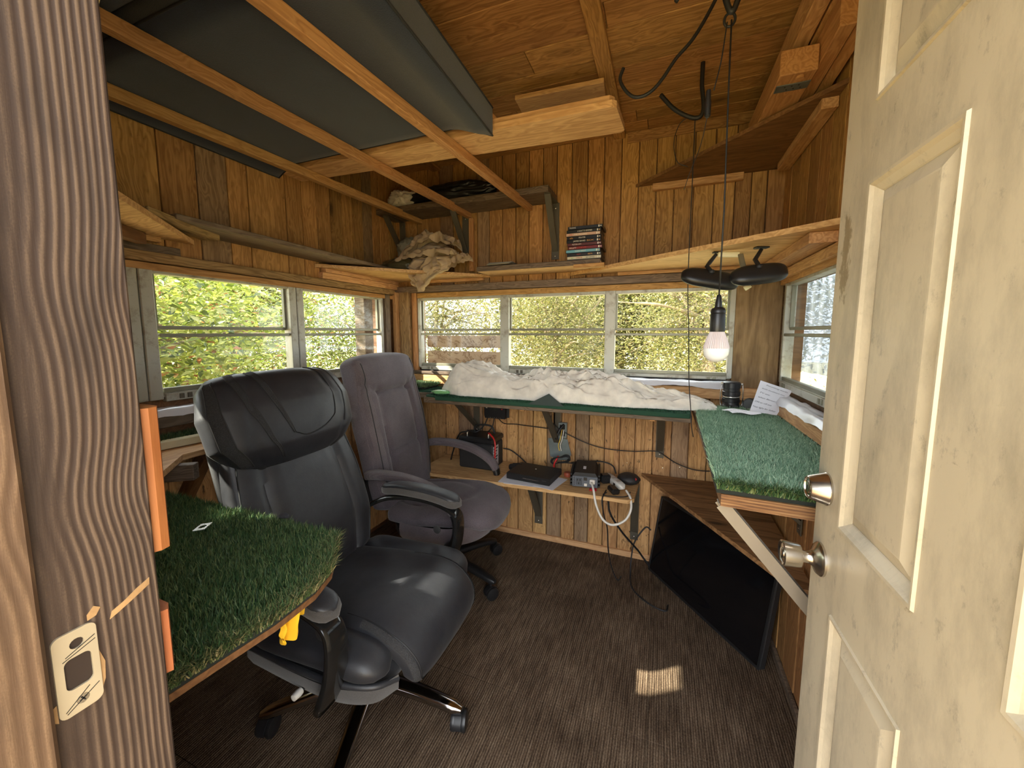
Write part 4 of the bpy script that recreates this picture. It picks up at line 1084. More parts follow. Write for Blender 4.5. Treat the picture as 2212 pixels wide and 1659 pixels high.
# headrest: a wide pillow leaning forward
def head_rel(t, y): return -.006*math.exp(-((abs(y)-.62+.25*(t-.5))/.035)**2)
hd = Loft([(-.315, .885), (-.322, .96), (-.345, 1.06), (-.385, 1.15), (-.435, 1.21)], lambda t: lerp(t, [(0, .13), (.12, .225), (.3, .278), (.6, .288), (.85, .265), (1, .21)])*cap_round(t, .06), lambda t: lerp(t, [(0, .05), (.25, .085), (.6, .085), (1, .06)])*cap_round(t, .22), 2.7, -1, head_rel)
head = bl_(hd.mb(56, 80), 'headrest', LEATHER)
P1a = [(.97, -.42), (.8, -.34), (.55, -.26), (.32, -.17)]; P1b = [(.97, -.54), (.8, -.42), (.55, -.31), (.32, -.19)]
P2a = [(.97, -.70), (.75, -.62), (.45, -.50), (.13, -.38)]; P2b = [(.97, -.80), (.75, -.70), (.45, -.56), (.13, -.41)]
P3a = [(.88, -.90), (.7, -.88), (.4, -.86), (.12, -.82)]; P3b = [(.88, -.965), (.7, -.97), (.4, -.97), (.12, -.95)]
for a, b in ((P1a, P1b), (P2a, P2b), (P3a, P3b)):
    bl_(hd.strip(a, b, .0016), 'mesh_panel', MESHF, head)
    bl_(hd.seam(a, .0022, .001), 'seam', SEAMM, head); bl_(hd.seam(b, .0018, .001), 'seam', SEAMM, head)
bl_(hd.seam([(.32, -.17), (.27, 0), (.30, .25), (.37, .45), (.44, .52), (.7, .58), (.95, .55)], .0024, .0005), 'seam', SEAMM, head)
bl_(hd.seam([(.3, .70), (.5, .745), (.7, .76), (.94, .72)], .0024, .0005), 'seam', SEAMM, head)
bl_(hd.strip([(.10, -.90), (.07, -.5), (.06, 0), (.07, .5), (.1, .9)], [(.03, -.85), (.02, -.5), (.02, 0), (.02, .5), (.03, .85)], .002), 'mesh_panel', MESHF, head)
# arms
for sg in (-1, 1):
    path = catmull([Vector(p) for p in [(-.235, sg*.285, .604), (-.16, sg*.312, .638), (-.05, sg*.326, .654), (.07, sg*.33, .650), (.160, sg*.33, .624), (.186, sg*.33, .580), (.178, sg*.328, .49), (.152, sg*.324, .415), (.130, sg*.31, .372)]], 7)
    R = []
    for i, p in enumerate(path):
        a, b = path[max(0, i-1)], path[min(len(path)-1, i+1)]; d = (b-a).normalized(); nr = Vector((-d.z, 0, d.x)).normalized()
        q = i/(len(path)-1); w = lerp(q, [(0, .024), (.5, .030), (.8, .040), (1, .048)]); h = lerp(q, [(0, .010), (.6, .010), (1, .014)])
        R.append([p+Vector((0, 1, 0))*w*math.copysign(abs(math.cos(t))**.55, math.cos(t))+nr*h*math.copysign(abs(math.sin(t))**.55, math.sin(t)) for t in [2*PI*k/16 for k in range(16)]])
    ar = bl_(MB().rings(R), 'arm_frame', GLOSSB, ch, 40)
    bl_(MB().lathe([(.001, 0), (.017, 0), (.017, .004), (.010, .006), (.001, .006)], 16, Matrix.Translation((.10, sg*.300, .545)) @ Matrix.Rotation(sg*PI/2, 4, 'X')), 'arm_bolt', BLACKM, ar, 40)
    pd = Loft([(-.20, .664), (-.10, .681), (.02, .682), (.12, .671), (.197, .650)], lambda t: lerp(t, [(0, .030), (.4, .038), (1, .040)])*cap_round(t, .14), lambda t: .022*cap_round(t, .12), 3.2)
    m = pd.mb(28, 28); m.v = [(x, y+sg*.33, z) for x, y, z in m.v]
    bl_(m, 'arm_pad', PADF, ar)
    pt = Loft([(-.195, .679), (-.10, .695), (.02, .696), (.12, .685), (.190, .666)], lambda t: lerp(t, [(0, .028), (.4, .035), (1, .037)])*cap_round(t, .12), lambda t: .014*cap_round(t, .12), 2.6)
    m = pt.mb(28, 28); m.v = [(x, y+sg*.33, z) for x, y, z in m.v]
    bl_(m, 'pad_cover', LEATHER, ar)

# ---------------------------------------------------------------- grey fabric chair
cg = thing('office_chair', (-1.085, 1.765, 0), 'grey plum fabric office chair with padded loop arms by the back corner', 'chair', None, math.radians(5))
gl_ = lambda m, nm, mat, par=cg, sm=60: m.build(nm, mat, par, smooth=sm, space=cg)
star_base(cg, .325, math.radians(-18), BLACKP)
def gback_rel(t, y):
    a = abs(y); top = .74-.10*a
    g = 0
    e = .54-.08*max(0, t-.35)
    if .18 < t < .80: g -= .016*math.exp(-((a-e)/.045)**2)*min(1, (t-.18)/.05, (.80-t)/.04)
    if a < e+.02: g -= .014*math.exp(-((t-.745+.02*a)/.016)**2); g -= .010*math.exp(-((t-.36)/.016)**2)
    if a >= e: g -= .010*math.exp(-((t-.745-.16*(a-e))/.02)**2)
    if a < e and .36 < t < .745: g -= .007
    if t > .745: g += .016*math.sin(PI*min(1, (t-.745)/.255))
    return g
gb = Loft([(-.245, .42), (-.262, .55), (-.285, .70), (-.320, .88), (-.365, 1.06), (-.405, 1.20), (-.415, 1.245)], lambda t: lerp(t, [(0, .235), (.25, .275), (.55, .285), (.8, .272), (1, .26)])*cap_round(t, .075, 2.6), lambda t: lerp(t, [(0, .06), (.4, .066), (.8, .066), (1, .06)])*cap_round(t, .05), 4.2, -1, gback_rel)
gback = gl_(gb.mb(90, 96), 'backrest', VELV)
for sg in (-1, 1):
    gl_(gb.strip([(.10, sg*.66), (.35, sg*.70), (.6, sg*.72), (.74, sg*.76), (.95, sg*.86)], [(.10, sg*.985), (.35, sg*.99), (.6, sg*.99), (.74, sg*.99), (.95, sg*.985)], .002), 'corduroy_panel', CORD, gback)
    gl_(gb.seam([(.10, sg*.82), (.35, sg*.84), (.6, sg*.83), (.74, sg*.84), (.93, sg*.86)], .0025, .002), 'seam', SEAMM, gback)
def gseat_rel(t, y):
    a = abs(y); g = .008*(1-a**3)
    g -= .014*math.exp(-((math.hypot((t-.30)/.42, y/.62)-1)/.08)**2)*(1 if t > .1 else .3)
    return g
gs = Loft([(-.255, .425), (-.12, .430), (.05, .445), (.18, .450), (.265, .432), (.298, .40), (.300, .365)], lambda t: lerp(t, [(0, .225), (.35, .272), (.65, .262), (.85, .215), (1, .185)])*cap_round(t, .10), lambda t: .048*cap_round(t, .06), 3.0, 1, gseat_rel)
gseat = gl_(gs.mb(60, 72), 'seat_cushion', VELV)
sk = []
for i in range(41):
    a = -PI*.62+2*PI*.62*i/40; c, s_ = math.cos(a), math.sin(a)
    x = .01+.295*math.copysign(abs(c)**.8, c); y = .278*math.copysign(abs(s_)**.8, s_)
    sk.append([Vector((x*.93, y*.93, .33)), Vector((x*.985, y*.985, .352)), Vector((x, y, .385)), Vector((x*.99, y*.99, .425))])
gl_(MB().rings(sk, cap=False, closed=False), 'seat_skirt', SKIRT, gseat, 180)
gl_(MB().prism([(.01+.28*math.cos(2*PI*k/28), .262*math.sin(2*PI*k/28)) for k in range(28)], .325, .36), 'seat_pan', BLACKM)
for sg in (-1, 1):
    path = catmull([Vector(p) for p in [(-.285, sg*.285, .655), (-.20, sg*.300, .672), (-.06, sg*.305, .668), (.06, sg*.305, .640), (.15, sg*.303, .592), (.195, sg*.300, .53), (.205, sg*.296, .46), (.185, sg*.290, .39), (.14, sg*.28, .345)]], 8)
    R = []
    for i, p in enumerate(path):
        a, b = path[max(0, i-1)], path[min(len(path)-1, i+1)]; d = (b-a).normalized(); nr = Vector((-d.z, 0, d.x)).normalized(); q = i/(len(path)-1)
        w = lerp(q, [(0, .030), (.5, .034), (.7, .026), (1, .022)])*(.5 if i == 0 else 1); h = lerp(q, [(0, .022), (.5, .024), (.7, .016), (1, .014)])*(.5 if i == 0 else 1)
        R.append([p+Vector((0, 1, 0))*w*math.copysign(abs(math.cos(t))**.7, math.cos(t))+nr*h*math.copysign(abs(math.sin(t))**.7, math.sin(t)) for t in [2*PI*k/18 for k in range(18)]])
    k = int(len(R)*.62)
    ar = gl_(MB().rings(R[:k+1]), 'arm_pad', CORD, cg)
    gl_(MB().rings(R[k:]), 'arm_post', BLACKP, ar)
    gl_(MB().tube([(-.285, sg*.285, .655), (-.30, sg*.27, .60), (-.29, sg*.25, .5)], .013, 8, smoothpts=4), 'arm_rear_post', BLACKP, ar)
# ================================================================ things on the shelves and ledges
def tube_thing(name, pts, r, mat, label, cat, group=None, n=8, k=8):
    o = MB().tube(pts, r, n, smoothpts=k).build(name, mat, None, smooth=180); return props(o, label, cat, group)
def text_mesh(txt, size, M, mat, name, parent, shear=0.0, extrude=.0002, width=None):
    cu_ = bpy.data.curves.new(name, 'FONT'); cu_.body = txt; cu_.size = size; cu_.extrude = extrude; cu_.shear = shear
    cu_.align_x = 'LEFT'; cu_.align_y = 'CENTER'; cu_.resolution_u = 2
    tmp = bpy.data.objects.new(name, cu_); COL.objects.link(tmp)
    bpy.context.view_layer.update()
    me = bpy.data.meshes.new_from_object(tmp.evaluated_get(bpy.context.evaluated_depsgraph_get()))
    bpy.data.objects.remove(tmp); bpy.data.curves.remove(cu_)
    if width:
        xs = [v.co.x for v in me.vertices]
        s_ = width/max(1e-6, max(xs)-min(xs)) if xs else 1
        for v in me.vertices: v.co.x *= s_
    me.materials.clear(); me.materials.append(mat); me.name = name
    o = bpy.data.objects.new(name, me); COL.objects.link(o); o.parent = parent; o.matrix_basis = W[parent.name].inverted() @ M
    reg(o, M); return o

# ---- stack of disc cases (spines face the room)
def colr(name, c, r=.35): return plain(name, srgb(*c), r)
CASE = plain('black_case_plastic', (.012, .012, .013, 1), .4)
inkw = colr('spine_ink_white', (225, 220, 205)); inky = colr('spine_ink_amber', (225, 160, 70)); inkd = colr('spine_ink_dark', (40, 34, 40)); inkg = colr('spine_ink_green', (60, 170, 70)); inkr = colr('spine_ink_red', (180, 60, 40))
cases = [  # bottom -> top: spine colour, words (text, x offset, width, ink), label
    ((44, 46, 50), [('TRAINING', .010, .040, inkw), ('- - -', .10, .03, inkw)], 'dark disc case with white lettering, lowest of the stack'),
    ((205, 196, 172), [('o', .022, .012, inkg), ('CHARACTER', .05, .035, inkr), ('BOY GEORGE', .105, .045, inkd)], 'cream spined disc case with a green dot, second from the bottom of the stack'),
    ((28, 26, 26), [('RUSTY', .055, .022, inkr), ('DELTA', .115, .024, inky)], 'black disc case with small red lettering, between cream and blue cases'),
    ((108, 164, 184), [('SHARK NIGHT', .050, .060, inkw)], 'light blue spined disc case in the stack'),
    ((110, 26, 26), [('BULLITT', .008, .038, inkw), ('STEVE', .05, .05, inkr)], 'dark red disc case with large white letters in the stack'),
    ((84, 34, 30), [('MOTOR CITY', .028, .05, inkw)], 'brown red disc case above the dark red one in the stack'),
    ((20, 17, 16), [('JAMES BAND', .038, .066, inkw), ('SIX', .110, .038, inky)], 'black disc case with white and amber words in the stack'),
    ((18, 17, 17), [('FIGHTER', .066, .036, inkw), ('ab', .016, .018, inky)], 'black disc case lettered FIGHTER in the stack'),
    ((196, 160, 140), [('THE CROSSING', .045, .07, inkw), ('X', .015, .022, inkr)], 'pale pink spined disc case in the stack'),
    ((26, 28, 27), [('A NIGHT TO REMEMBER', .06, .08, inkw)], 'black disc case second from the top of the stack'),
    ((36, 40, 48), [('TRAINING', .008, .036, inkw)], 'slate blue disc case on top of the stack')]
zc = 1.7402; rc = random.Random(5)
for i, (c, words, lab) in enumerate(cases):
    h = .0176; dx = rc.uniform(-.004, .004)+(.004 if i in (4, 10) else 0); dy = rc.uniform(-.003, .003)
    x0, x1, y0, y1 = -.510+dx, -.323+dx, 2.135+dy, 2.270+dy
    t = thing('disc_case', ((x0+x1)/2, (y0+y1)/2, zc), lab, 'disc case', 'disc cases stacked on the back shelf')
    MB().bx(x0, x1, y0, y1, zc, zc+h-.0006, .0015).build('case', CASE, t)
    MB().bx(x0+.002, x1-.002, y0-.0006, y0+.001, zc+.0012, zc+h-.002).build('spine_sheet', colr('spine_%02d' % i, c), t)
    for tx, ox, wdt, ink in words:
        text_mesh(tx, .011, Matrix.Translation((x0+ox, y0-.0010, zc+h*.47)) @ Matrix.Rotation(PI/2, 4, 'X'), ink, 'lettering', t, width=wdt)
    MB().bx(x1-.022, x1-.016, y0-.0009, y0, zc+.003, zc+h-.004).build('rating_mark', inkw, t)
    MB().lathe([(.0001, 0), (.003, 0), (.003, .0006), (.0001, .0006)], 10, Matrix.Translation((x1-.009, y0-.0003, zc+h*.47)) @ Matrix.Rotation(PI/2, 4, 'X')).build('studio_mark', inkw if i % 3 else inky, t)
    zc += h
# thin pamphlets
t = thing('pamphlet_stack', (-.92, 2.2, 1.757), 'small pile of grey pamphlets lying on the back shelf', 'papers')
for k in range(3):
    a = .05*k-.06
    MB().box((-.915+.006*k, 2.17, 1.7595+.0045*k), (.15, .10, .003), R=Matrix.Rotation(a, 3, 'Z')).build('pamphlet', plain('old_paper_%d' % k, srgb(150-10*k, 142-8*k, 124), .8), t)

# ---- bundle of brown cloth and bags
def cloth_mat(name, c, rough=.9, bs=.25):
    t = NT(name); o = t.obj(); cc = t.ramp(t.noise(o, 14, 5), [(.35, tuple(x*.72 for x in c[:3])+(1,)), (.7, c)])
    return t.done(t.bsdf(cc, rough, 0, t.bump(t.noise(o, 320, 2), bs)))
BROWNC = cloth_mat('brown_cloth', srgb(190, 166, 136))
def crumple(c, s, seed, amp=.3, folds=3.2, sub=5, flat=None):
    """a crumpled cloth lump: ridged folds running different ways"""
    bm = bmesh.new(); bmesh.ops.create_icosphere(bm, subdivisions=sub, radius=1); sd = Vector((seed*2.7, seed*5.1, seed*1.3))
    for v in bm.verts:
        p = v.co.copy(); q = p*folds+sd; q += Vector((mnoise.noise(q*.8), mnoise.noise(q*.8+Vector((9, 0, 0))), mnoise.noise(q*.8+Vector((0, 9, 0)))))*.9
        n1 = 1-abs(mnoise.noise(q))*2.2; n2 = 1-abs(mnoise.noise(q*2.1+Vector((4, 4, 4))))*2.0; n3 = mnoise.noise(p*1.3+sd)
        p = p*(1+amp*(.55*n1+.28*n2+.6*n3-.25))
        z = p.z*s[2]
        if flat is not None: z = max(z, flat-c[2])
        v.co = Vector((p.x*s[0], p.y*s[1], z))+Vector(c)
    m = MB(); bm.verts.index_update()
    m.v = [tuple(v.co) for v in bm.verts]; m.f = [tuple(v.index for v in f.verts) for f in bm.faces]; m.mi = [0]*len(m.f); bm.free(); return m
t = thing('cloth_bundle', (-1.35, 2.12, 1.745), 'crumpled tan brown cloth bundle draped over the back shelf', 'cloth')
def swag(p0, p1, dip, wid, amp, seed, nm, lift=.0):
    """one thrown fold of cloth: a ribbon with deep lengthwise creases between two points"""
    p0, p1 = Vector(p0), Vector(p1); ax = (p1-p0); L = ax.length; a = ax.normalized(); sd = Vector((0, -1, 0)); sd = (sd-a*sd.dot(a)).normalized(); up_ = a.cross(sd); up_ = up_ if up_.z > 0 else -up_
    def fn(u, v):
        w_ = (v-.5)*wid*(1-.25*math.sin(PI*u)+.35*mnoise.noise(Vector((u*3, seed, 2))))
        ph = v*3.1+.55*mnoise.noise(Vector((u*2.4, v*1.2, seed)))*2
        cr = abs((ph % 1)-.5)*2
        h = amp*(cr-.4)+amp*.8*mnoise.noise(Vector((u*4.5, v*3, seed+5)))+amp*.35*fold(u*7, v*4, seed+9)
        arc = (1-abs(2*v-1)**2)**.5
        return p0+ax*u+sd*(w_+.5*h)+up_*(h+arc*wid*.28+lift)-Vector((0, 0, 1))*dip*4*u*(1-u)
    m = MB(); m.grid(fn, 48, 44); m.grid(lambda u, v: fn(u, v)-up_*.006-sd*.002, 48, 44)
    return m.build(nm, BROWNC, t, smooth=180)
crumple((-1.40, 2.19, 1.84), (.135, .075, .085), 1, .30, 1.7, 5, flat=1.748).build('inner_heap', BROWNC, t, smooth=180)
swag((-1.57, 2.10, 1.79), (-1.36, 2.12, 1.955), -.02, .13, .018, 3, 'thrown_fold')
swag((-1.46, 2.12, 1.90), (-1.19, 2.12, 1.865), -.035, .15, .020, 7, 'thrown_fold')
swag((-1.50, 2.07, 1.80), (-1.17, 2.07, 1.80), -.02, .14, .018, 11, 'thrown_fold')
swag((-1.30, 2.15, 1.765), (-1.12, 2.15, 1.80), -.01, .12, .014, 15, 'thrown_fold')
def drape(u, v):
    ww = lerp(v, [(0, .21), (.3, .30), (.6, .27), (.85, .17), (1, .10)]); xc = lerp(v, [(0, -1.33), (.5, -1.345), (1, -1.40)])
    ph = u*4.2+.8*mnoise.noise(Vector((u*2, v*1.6, 4))); cr = abs((ph % 1)-.5)*2
    x = xc+(u-.5)*ww+.010*mnoise.noise(Vector((u*5, v*6, 2)))
    z = 1.835-.225*v+.045*v*abs(u-.35)*2
    y = 2.072-.05*math.sin(min(1, v*1.9)*PI/2)+.030*(cr-.5)*(.5+.5*v)+.016*fold(u*3, v*4, 6)+.012*fold(u*6+v*2, v*6, 16)
    return Vector((x, y, z+.02*mnoise.noise(Vector((u*3, v*3, 9)))))
m = MB(); m.grid(drape, 60, 50); m.grid(lambda u, v: drape(u, v)+Vector((.002, .007, 0)), 60, 50)
m.build('hanging_flap', BROWNC, t, smooth=180)
BAGC = plain('clear_grey_plastic_bag', srgb(150, 148, 130), .25, bump=.3, bscale=40, Alpha=1.0)
BAGD = plain('olive_plastic_bag', srgb(96, 88, 62), .3, bump=.4, bscale=40)
BAGW = plain('white_plastic_bag', srgb(206, 196, 180), .35, bump=.3, bscale=40)
BAGK = plain('black_bin_bag', (.007, .007, .008, 1), .42, bump=.4, bscale=30)
props(crumple((-1.60, 2.21, 1.90), (.07, .07, .075), 8, .4, 3.0, 4, 1.80).build('plastic_bag', BAGC, None, smooth=180), 'grey translucent plastic bag behind the brown cloth bundle', 'plastic bag')
props(crumple((-1.62, 2.16, 1.795), (.145, .085, .05), 13, .3, 2.4, 4, 1.762).build('plastic_bag', BAGD, None, smooth=180), 'olive plastic bag lying low at the left of the brown bundle', 'plastic bag')
props(crumple((-1.63, 2.22, 2.225), (.105, .08, .06), 17, .45, 3.0, 5, 2.17).build('plastic_bag', BAGW, None, smooth=180), 'crumpled white bag on the high shelf, left of the black bag', 'plastic bag')
props(crumple((-1.27, 2.225, 2.225), (.30, .085, .065), 23, .28, 2.6, 5, 2.17).build('plastic_bag', BAGK, None, smooth=180), 'black plastic bin bag lying on the high bracket shelf', 'plastic bag')

# ---- white sheet on the back ledge
SHEET = cloth_mat('white_sheet', srgb(240, 234, 222), .85, .1)
def sheet(u, v):
    x = -1.27+1.52*u
    top = lerp(u, [(0, .03), (.03, .09), (.07, .135), (.13, .135), (.22, .115), (.34, .085), (.45, .115), (.62, .120), (.72, .085), (.80, .045), (.93, .035), (.98, .02), (1, .008)])
    yc = lerp(u, [(0, 2.13), (.1, 2.13), (.8, 2.11), (1, 2.04)]); hw_ = lerp(u, [(0, .10), (.1, .165), (.75, .165), (.9, .10), (1, .02)])
    s_ = -1+2*v; prof = (max(0, 1-abs(s_)**2.6))**.7
    wx = .9*mnoise.noise(Vector((u*3, v*1.5, 3.3))); wy = .8*mnoise.noise(Vector((u*2.5, v*1.5, 9.3)))
    n1 = fold(u*3.2+wx, v*3.4-u*2.5+wy, 1.5); n2 = fold(u*6.5-v*1.2+wx*2, v*6.5+u*3.5+wy*2, 5.5); n3 = fold(u*12+wx*3, v*11-u*8, 8.5); n4 = fold(u*22+wx*4, v*17+u*10, 2.5)
    k = prof**.45*min(1, top/.05)
    z = .990+top*prof*(1+.14*mnoise.noise(Vector((u*4, v*2, 3))))+(.026*n1+.022*max(n2, -.5)+.019*max(n3, -.4)+.012*n4+.004*fold(u*40+wx*5, v*26, 12.5))*k
    y = yc+s_*hw_+(.016*n2+.012*n3)*(.6 if v < .35 else .2)
    return Vector((x+.006*n3, y, max(.9895, z)))
m = MB(); m.grid(sheet, 260, 72); m.grid(lambda u, v: Vector((sheet(u, v).x, sheet(u, v).y, .988)), 60, 8)
props(m.build('bed_sheet', SHEET, None, smooth=180), 'long crumpled white bed sheet lying on the back ledge', 'sheet')
MB_ = crumple((-1.235, 1.985, 1.002), (.055, .03, .013), 31, .25, 2.0, 4, .990)
props(MB_.build('plastic_wrapper', plain('pale_green_plastic', srgb(130, 190, 130), .35), None, smooth=180), 'pale green plastic wrapper on the ledge beside the sheet', 'wrapper')

# ---- camping lantern, dark object behind it, handwritten note
t = thing('camping_lantern', (.330, 2.165, .984), 'black collapsible camping lantern with wire handles on the ledge corner', 'lantern')
Lx, Ly, Lz = .330, 2.165, 1.004
MB().lathe([(.034, 0), (.041, .002), (.042, .014), (.038, .018), (.0365, .03), (.040, .032), (.040, .050), (.037, .052), (.037, .064), (.0405, .066), (.0405, .084), (.037, .086), (.037, .100), (.040, .102), (.040, .128), (.036, .132), (.030, .133), (.001, .133)], 36, Matrix.Translation((Lx, Ly, Lz-.02))).build('body', BLACKP, t, smooth=40)
MB().lathe([(.0402, .055), (.0408, .056), (.0408, .060), (.0402, .061)], 36, Matrix.Translation((Lx, Ly, Lz-.02)), cap=False).build('silver_ring', STEEL, t, smooth=40)
for sg in (-1, 1):
    MB().tube([(Lx+sg*.046, Ly-.012, Lz+.100), (Lx+sg*.049, Ly-.014, Lz+.06), (Lx+sg*.047, Ly-.014, Lz+.0), (Lx+sg*.036, Ly-.026, Lz-.014)], .0022, 8, smoothpts=6).build('wire_handle', CHROME, t, smooth=180)
    MB().box((Lx+sg*.043, Ly-.010, Lz+.104), (.012, .012, .012), .002).build('handle_clip', STEEL, t)
t = thing('flashlight', (.405, 2.18, .945), 'black flashlight lying behind the handwritten note', 'flashlight')
MB().lathe([(.001, 0), (.027, 0), (.029, .006), (.029, .03), (.018, .045), (.016, .13), (.001, .132)], 24, Matrix.Translation((.402, 2.12, 1.014)) @ Matrix.Rotation(-PI/2, 4, 'X') @ Matrix.Rotation(.35, 4, 'Y')).build('barrel', BLACKP, t, smooth=40)
MB().lathe([(.001, -.001), (.024, -.001), (.026, .004)], 20, Matrix.Translation((.402, 2.12, 1.014)) @ Matrix.Rotation(-PI/2, 4, 'X') @ Matrix.Rotation(.35, 4, 'Y'), cap=False).build('lens', plain('grey_lens', (.1, .1, .1, 1), .1), t, smooth=40)
props(MB().lathe([(.018, 0), (.021, .003), (.021, .036), (.019, .039), (.001, .039)], 20, Matrix.Translation((.432, 2.055, 1.0))).build('bottle_lid', WHITEP, None, smooth=40), 'small white plastic bottle lid standing behind the note', 'lid')
def note_pt(u, v):
    """torn spiral-notebook sheet: v<.45 lies on the turf, the rest stands up"""
    if v < .42:
        q = v/.42; A_, B_, C_, D_ = Vector((.268, 1.992, 1.004)), Vector((.385, 1.998, 1.006)), Vector((.415, 1.925, 1.004)), Vector((.300, 1.905, 1.003))
        p = D_.lerp(C_, u).lerp(A_.lerp(B_, u), q); p.z += .004*math.sin(u*7+q*5)+.003
        return p
    q = (v-.42)/.58
    b = Vector((.382+.118*u*.85, 1.994+.012*u-.03*u, 1.006-.002*u))
    return b+Vector((.046*q+.02*q*u, .055*q-.006*math.sin(PI*q), .135*q-.030*q*u-.008*u+.006*math.sin(PI*q)))
nt_ = thing('handwritten_note', (.40, 2.0, .968), 'white notebook sheet with handwriting, propped on the bright turf by the lantern', 'note')
MB().grid(lambda u, v: note_pt(u, v*.4199), 14, 14).build('lying_page', PAPER, nt_, smooth=180)
MB().grid(lambda u, v: note_pt(u, .42+.58*v), 14, 20).build('standing_page', PAPER, nt_, smooth=180)
def note_line(txt, q0, size, x0=.12, flat=False, wmax=.8):
    """write along the paper: map flat text on to the standing part"""
    o = text_mesh(txt, size, Matrix.Identity(4), INK, 'handwriting', nt_, shear=.35, extrude=0)
    me = o.data; xs = [v.co.x for v in me.vertices]; L = max(xs)-min(xs)
    inv = W[nt_.name].inverted()
    for v in me.vertices:
        u = x0+wmax*(v.co.x-min(xs))/L; vv = q0+v.co.y*3.4-.03*u
        p = note_pt(u, min(1, vv)); n = Vector((-.25, -.9, .35)) if not flat else Vector((0, 0, 1))
        v.co = inv @ (p+n*.0012)
    o.matrix_basis = Matrix.Identity(4)
for i, (tx, x0, wm) in enumerate([('Everything works', .22, .7), ('both hardware too', .13, .75), ('TV etc.', .12, .35), ('when Blower is', .12, .72), ('ON or off see', .06, .6), ('Your light for Safety', .05, .85)]):
    note_line(tx, .95-.088*i, .0105, x0, False, wm)
for i in range(4): note_line(('inside the cabin there is', 'all yours to use here', 'please keep it clean', 'thanks')[i], .34-.075*i, .009, .1, True, .8-.12*i)

# ---- pendant bulb on a cord, ceiling hooks, mirrors
px, py = .146, 1.25
bt = thing('pendant_bulb', (px, py, 1.30), 'bare light bulb hanging on a black cord in front of the back window', 'light bulb')
MB().tube([(px-.006, py, 2.188), (px-.004, py, 2.0), (px+.001, py, 1.7), (px, py, 1.465)], .0022, 8).build('cord', RUBBER, bt, smooth=180)
MB().lathe([(.0035, .150), (.006, .146), (.0095, .118), (.010, .114), (.017, .110), (.0195, .104), (.020, .098), (.0185, .096), (.0195, .094), (.0205, .048), (.0195, .044), (.001, .044)], 32, Matrix.Translation((px, py, 1.318))).build('socket', BLACKP, bt, smooth=40)
ribs = MB()
R = []
for i, (r_, z_) in enumerate([(.0165, .050), (.020, .040), (.027, .022), (.0325, .004), (.0335, -.004)]):
    R.append([Vector((px+(r_+.0007*(1 if k % 2 else -1))*math.cos(2*PI*k/72), py+(r_+.0007*(1 if k % 2 else -1))*math.sin(2*PI*k/72), 1.318+z_)) for k in range(72)])
ribs.rings(R).build('ribbed_collar', plain('white_bulb_plastic', srgb(206, 196, 200), .45), bt, smooth=20)
BGL = plain('bulb_globe', srgb(236, 240, 246), .18); BGL.node_tree.nodes['Principled BSDF'].inputs['Subsurface Weight'].default_value = .35
BGL.node_tree.nodes['Principled BSDF'].inputs['Subsurface Radius'].default_value = (.03, .03, .03)
MB().lathe([(.0335, -.003), (.0338, -.010), (.0325, -.020), (.028, -.030), (.020, -.0385), (.010, -.0425), (.001, -.0435)], 40, Matrix.Translation((px, py, 1.318))).build('globe', BGL, bt, smooth=60)
hk = thing('ceiling_hook', (.14, 1.25, 2.18), 'black rubber coated double hook holding the bulb cord at the ceiling', 'hook')
MB().tube([(.075, 1.25, 2.457), (.10, 1.25, 2.33), (.126, 1.25, 2.235), (.140, 1.25, 2.208), (.153, 1.25, 2.235), (.185, 1.25, 2.33), (.20, 1.25, 2.457)], .0075, 10, smoothpts=6).build('coated_rod', RUBBER, hk, smooth=180)
MB().tube([(px-.010+.013*math.cos(a), py+.004, 2.192+.017*math.sin(a)) for a in [2*PI*i/20 for i in range(20)]], .0035, 8, closed=True).build('cord_loop', RUBBER, hk, smooth=180)
cw = thing('hanging_wire', (.10, 1.25, 1.95), 'thin cord with a black inline plug hanging from the ceiling hook', 'cord')
MB().tube([(px-.016, py, 2.185), (.12, py, 2.09), (.106, py, 2.02)], .0018, 6, smoothpts=5).build('cord', RUBBER, cw, smooth=180)
MB().lathe([(.004, 0), (.008, .004), (.0085, .04), (.007, .046), (.006, .07), (.001, .072)], 14, frame((0, 0, 0), (-.012, 0, -.07), (1, 0, 0)).to_4x4().inverted() if False else Matrix.Translation((.093, py, 1.952))).build('inline_plug', RUBBER, cw, smooth=40)
MB().tube([(.093, py, 1.955), (.082, py+.05, 1.90), (.06, py+.15, 1.86), (.05, py+.22, 1.84)], .0012, 6, smoothpts=6).build('thin_lead', RUBBER, cw, smooth=180)
def hookthing(name, pts, r, lab): return tube_thing(name, pts, r, RUBBER, lab, 'hook', None, 10, 7)
hookthing('ceiling_hook', [(.150, 1.42, 2.457), (.112, 1.45, 2.385), (.059, 1.45, 2.298), (.008, 1.45, 2.247), (-.03, 1.45, 2.196), (-.06, 1.45, 2.166), (-.09, 1.45, 2.153), (-.122, 1.45, 2.157), (-.15, 1.45, 2.184), (-.168, 1.45, 2.222), (-.158, 1.45, 2.256)], .0055, 'long J shaped black hook curving down from the ceiling')
hookthing('ceiling_hook', [(.0, 1.36, 2.352), (.03, 1.36, 2.395), (.06, 1.36, 2.457)], .0065, 'short black hook end at the ceiling beside the long hook')
hookthing('ceiling_hook', [(-.045, 1.85, 2.361), (.0, 1.85, 2.305), (.04, 1.85, 2.270), (.085, 1.85, 2.245), (.112, 1.85, 2.246), (.122, 1.85, 2.275), (.117, 1.85, 2.33), (.112, 1.85, 2.37), (.112, 1.85, 2.452)], .0085, 'V shaped black hook at the ceiling holding the thin hanging wire')
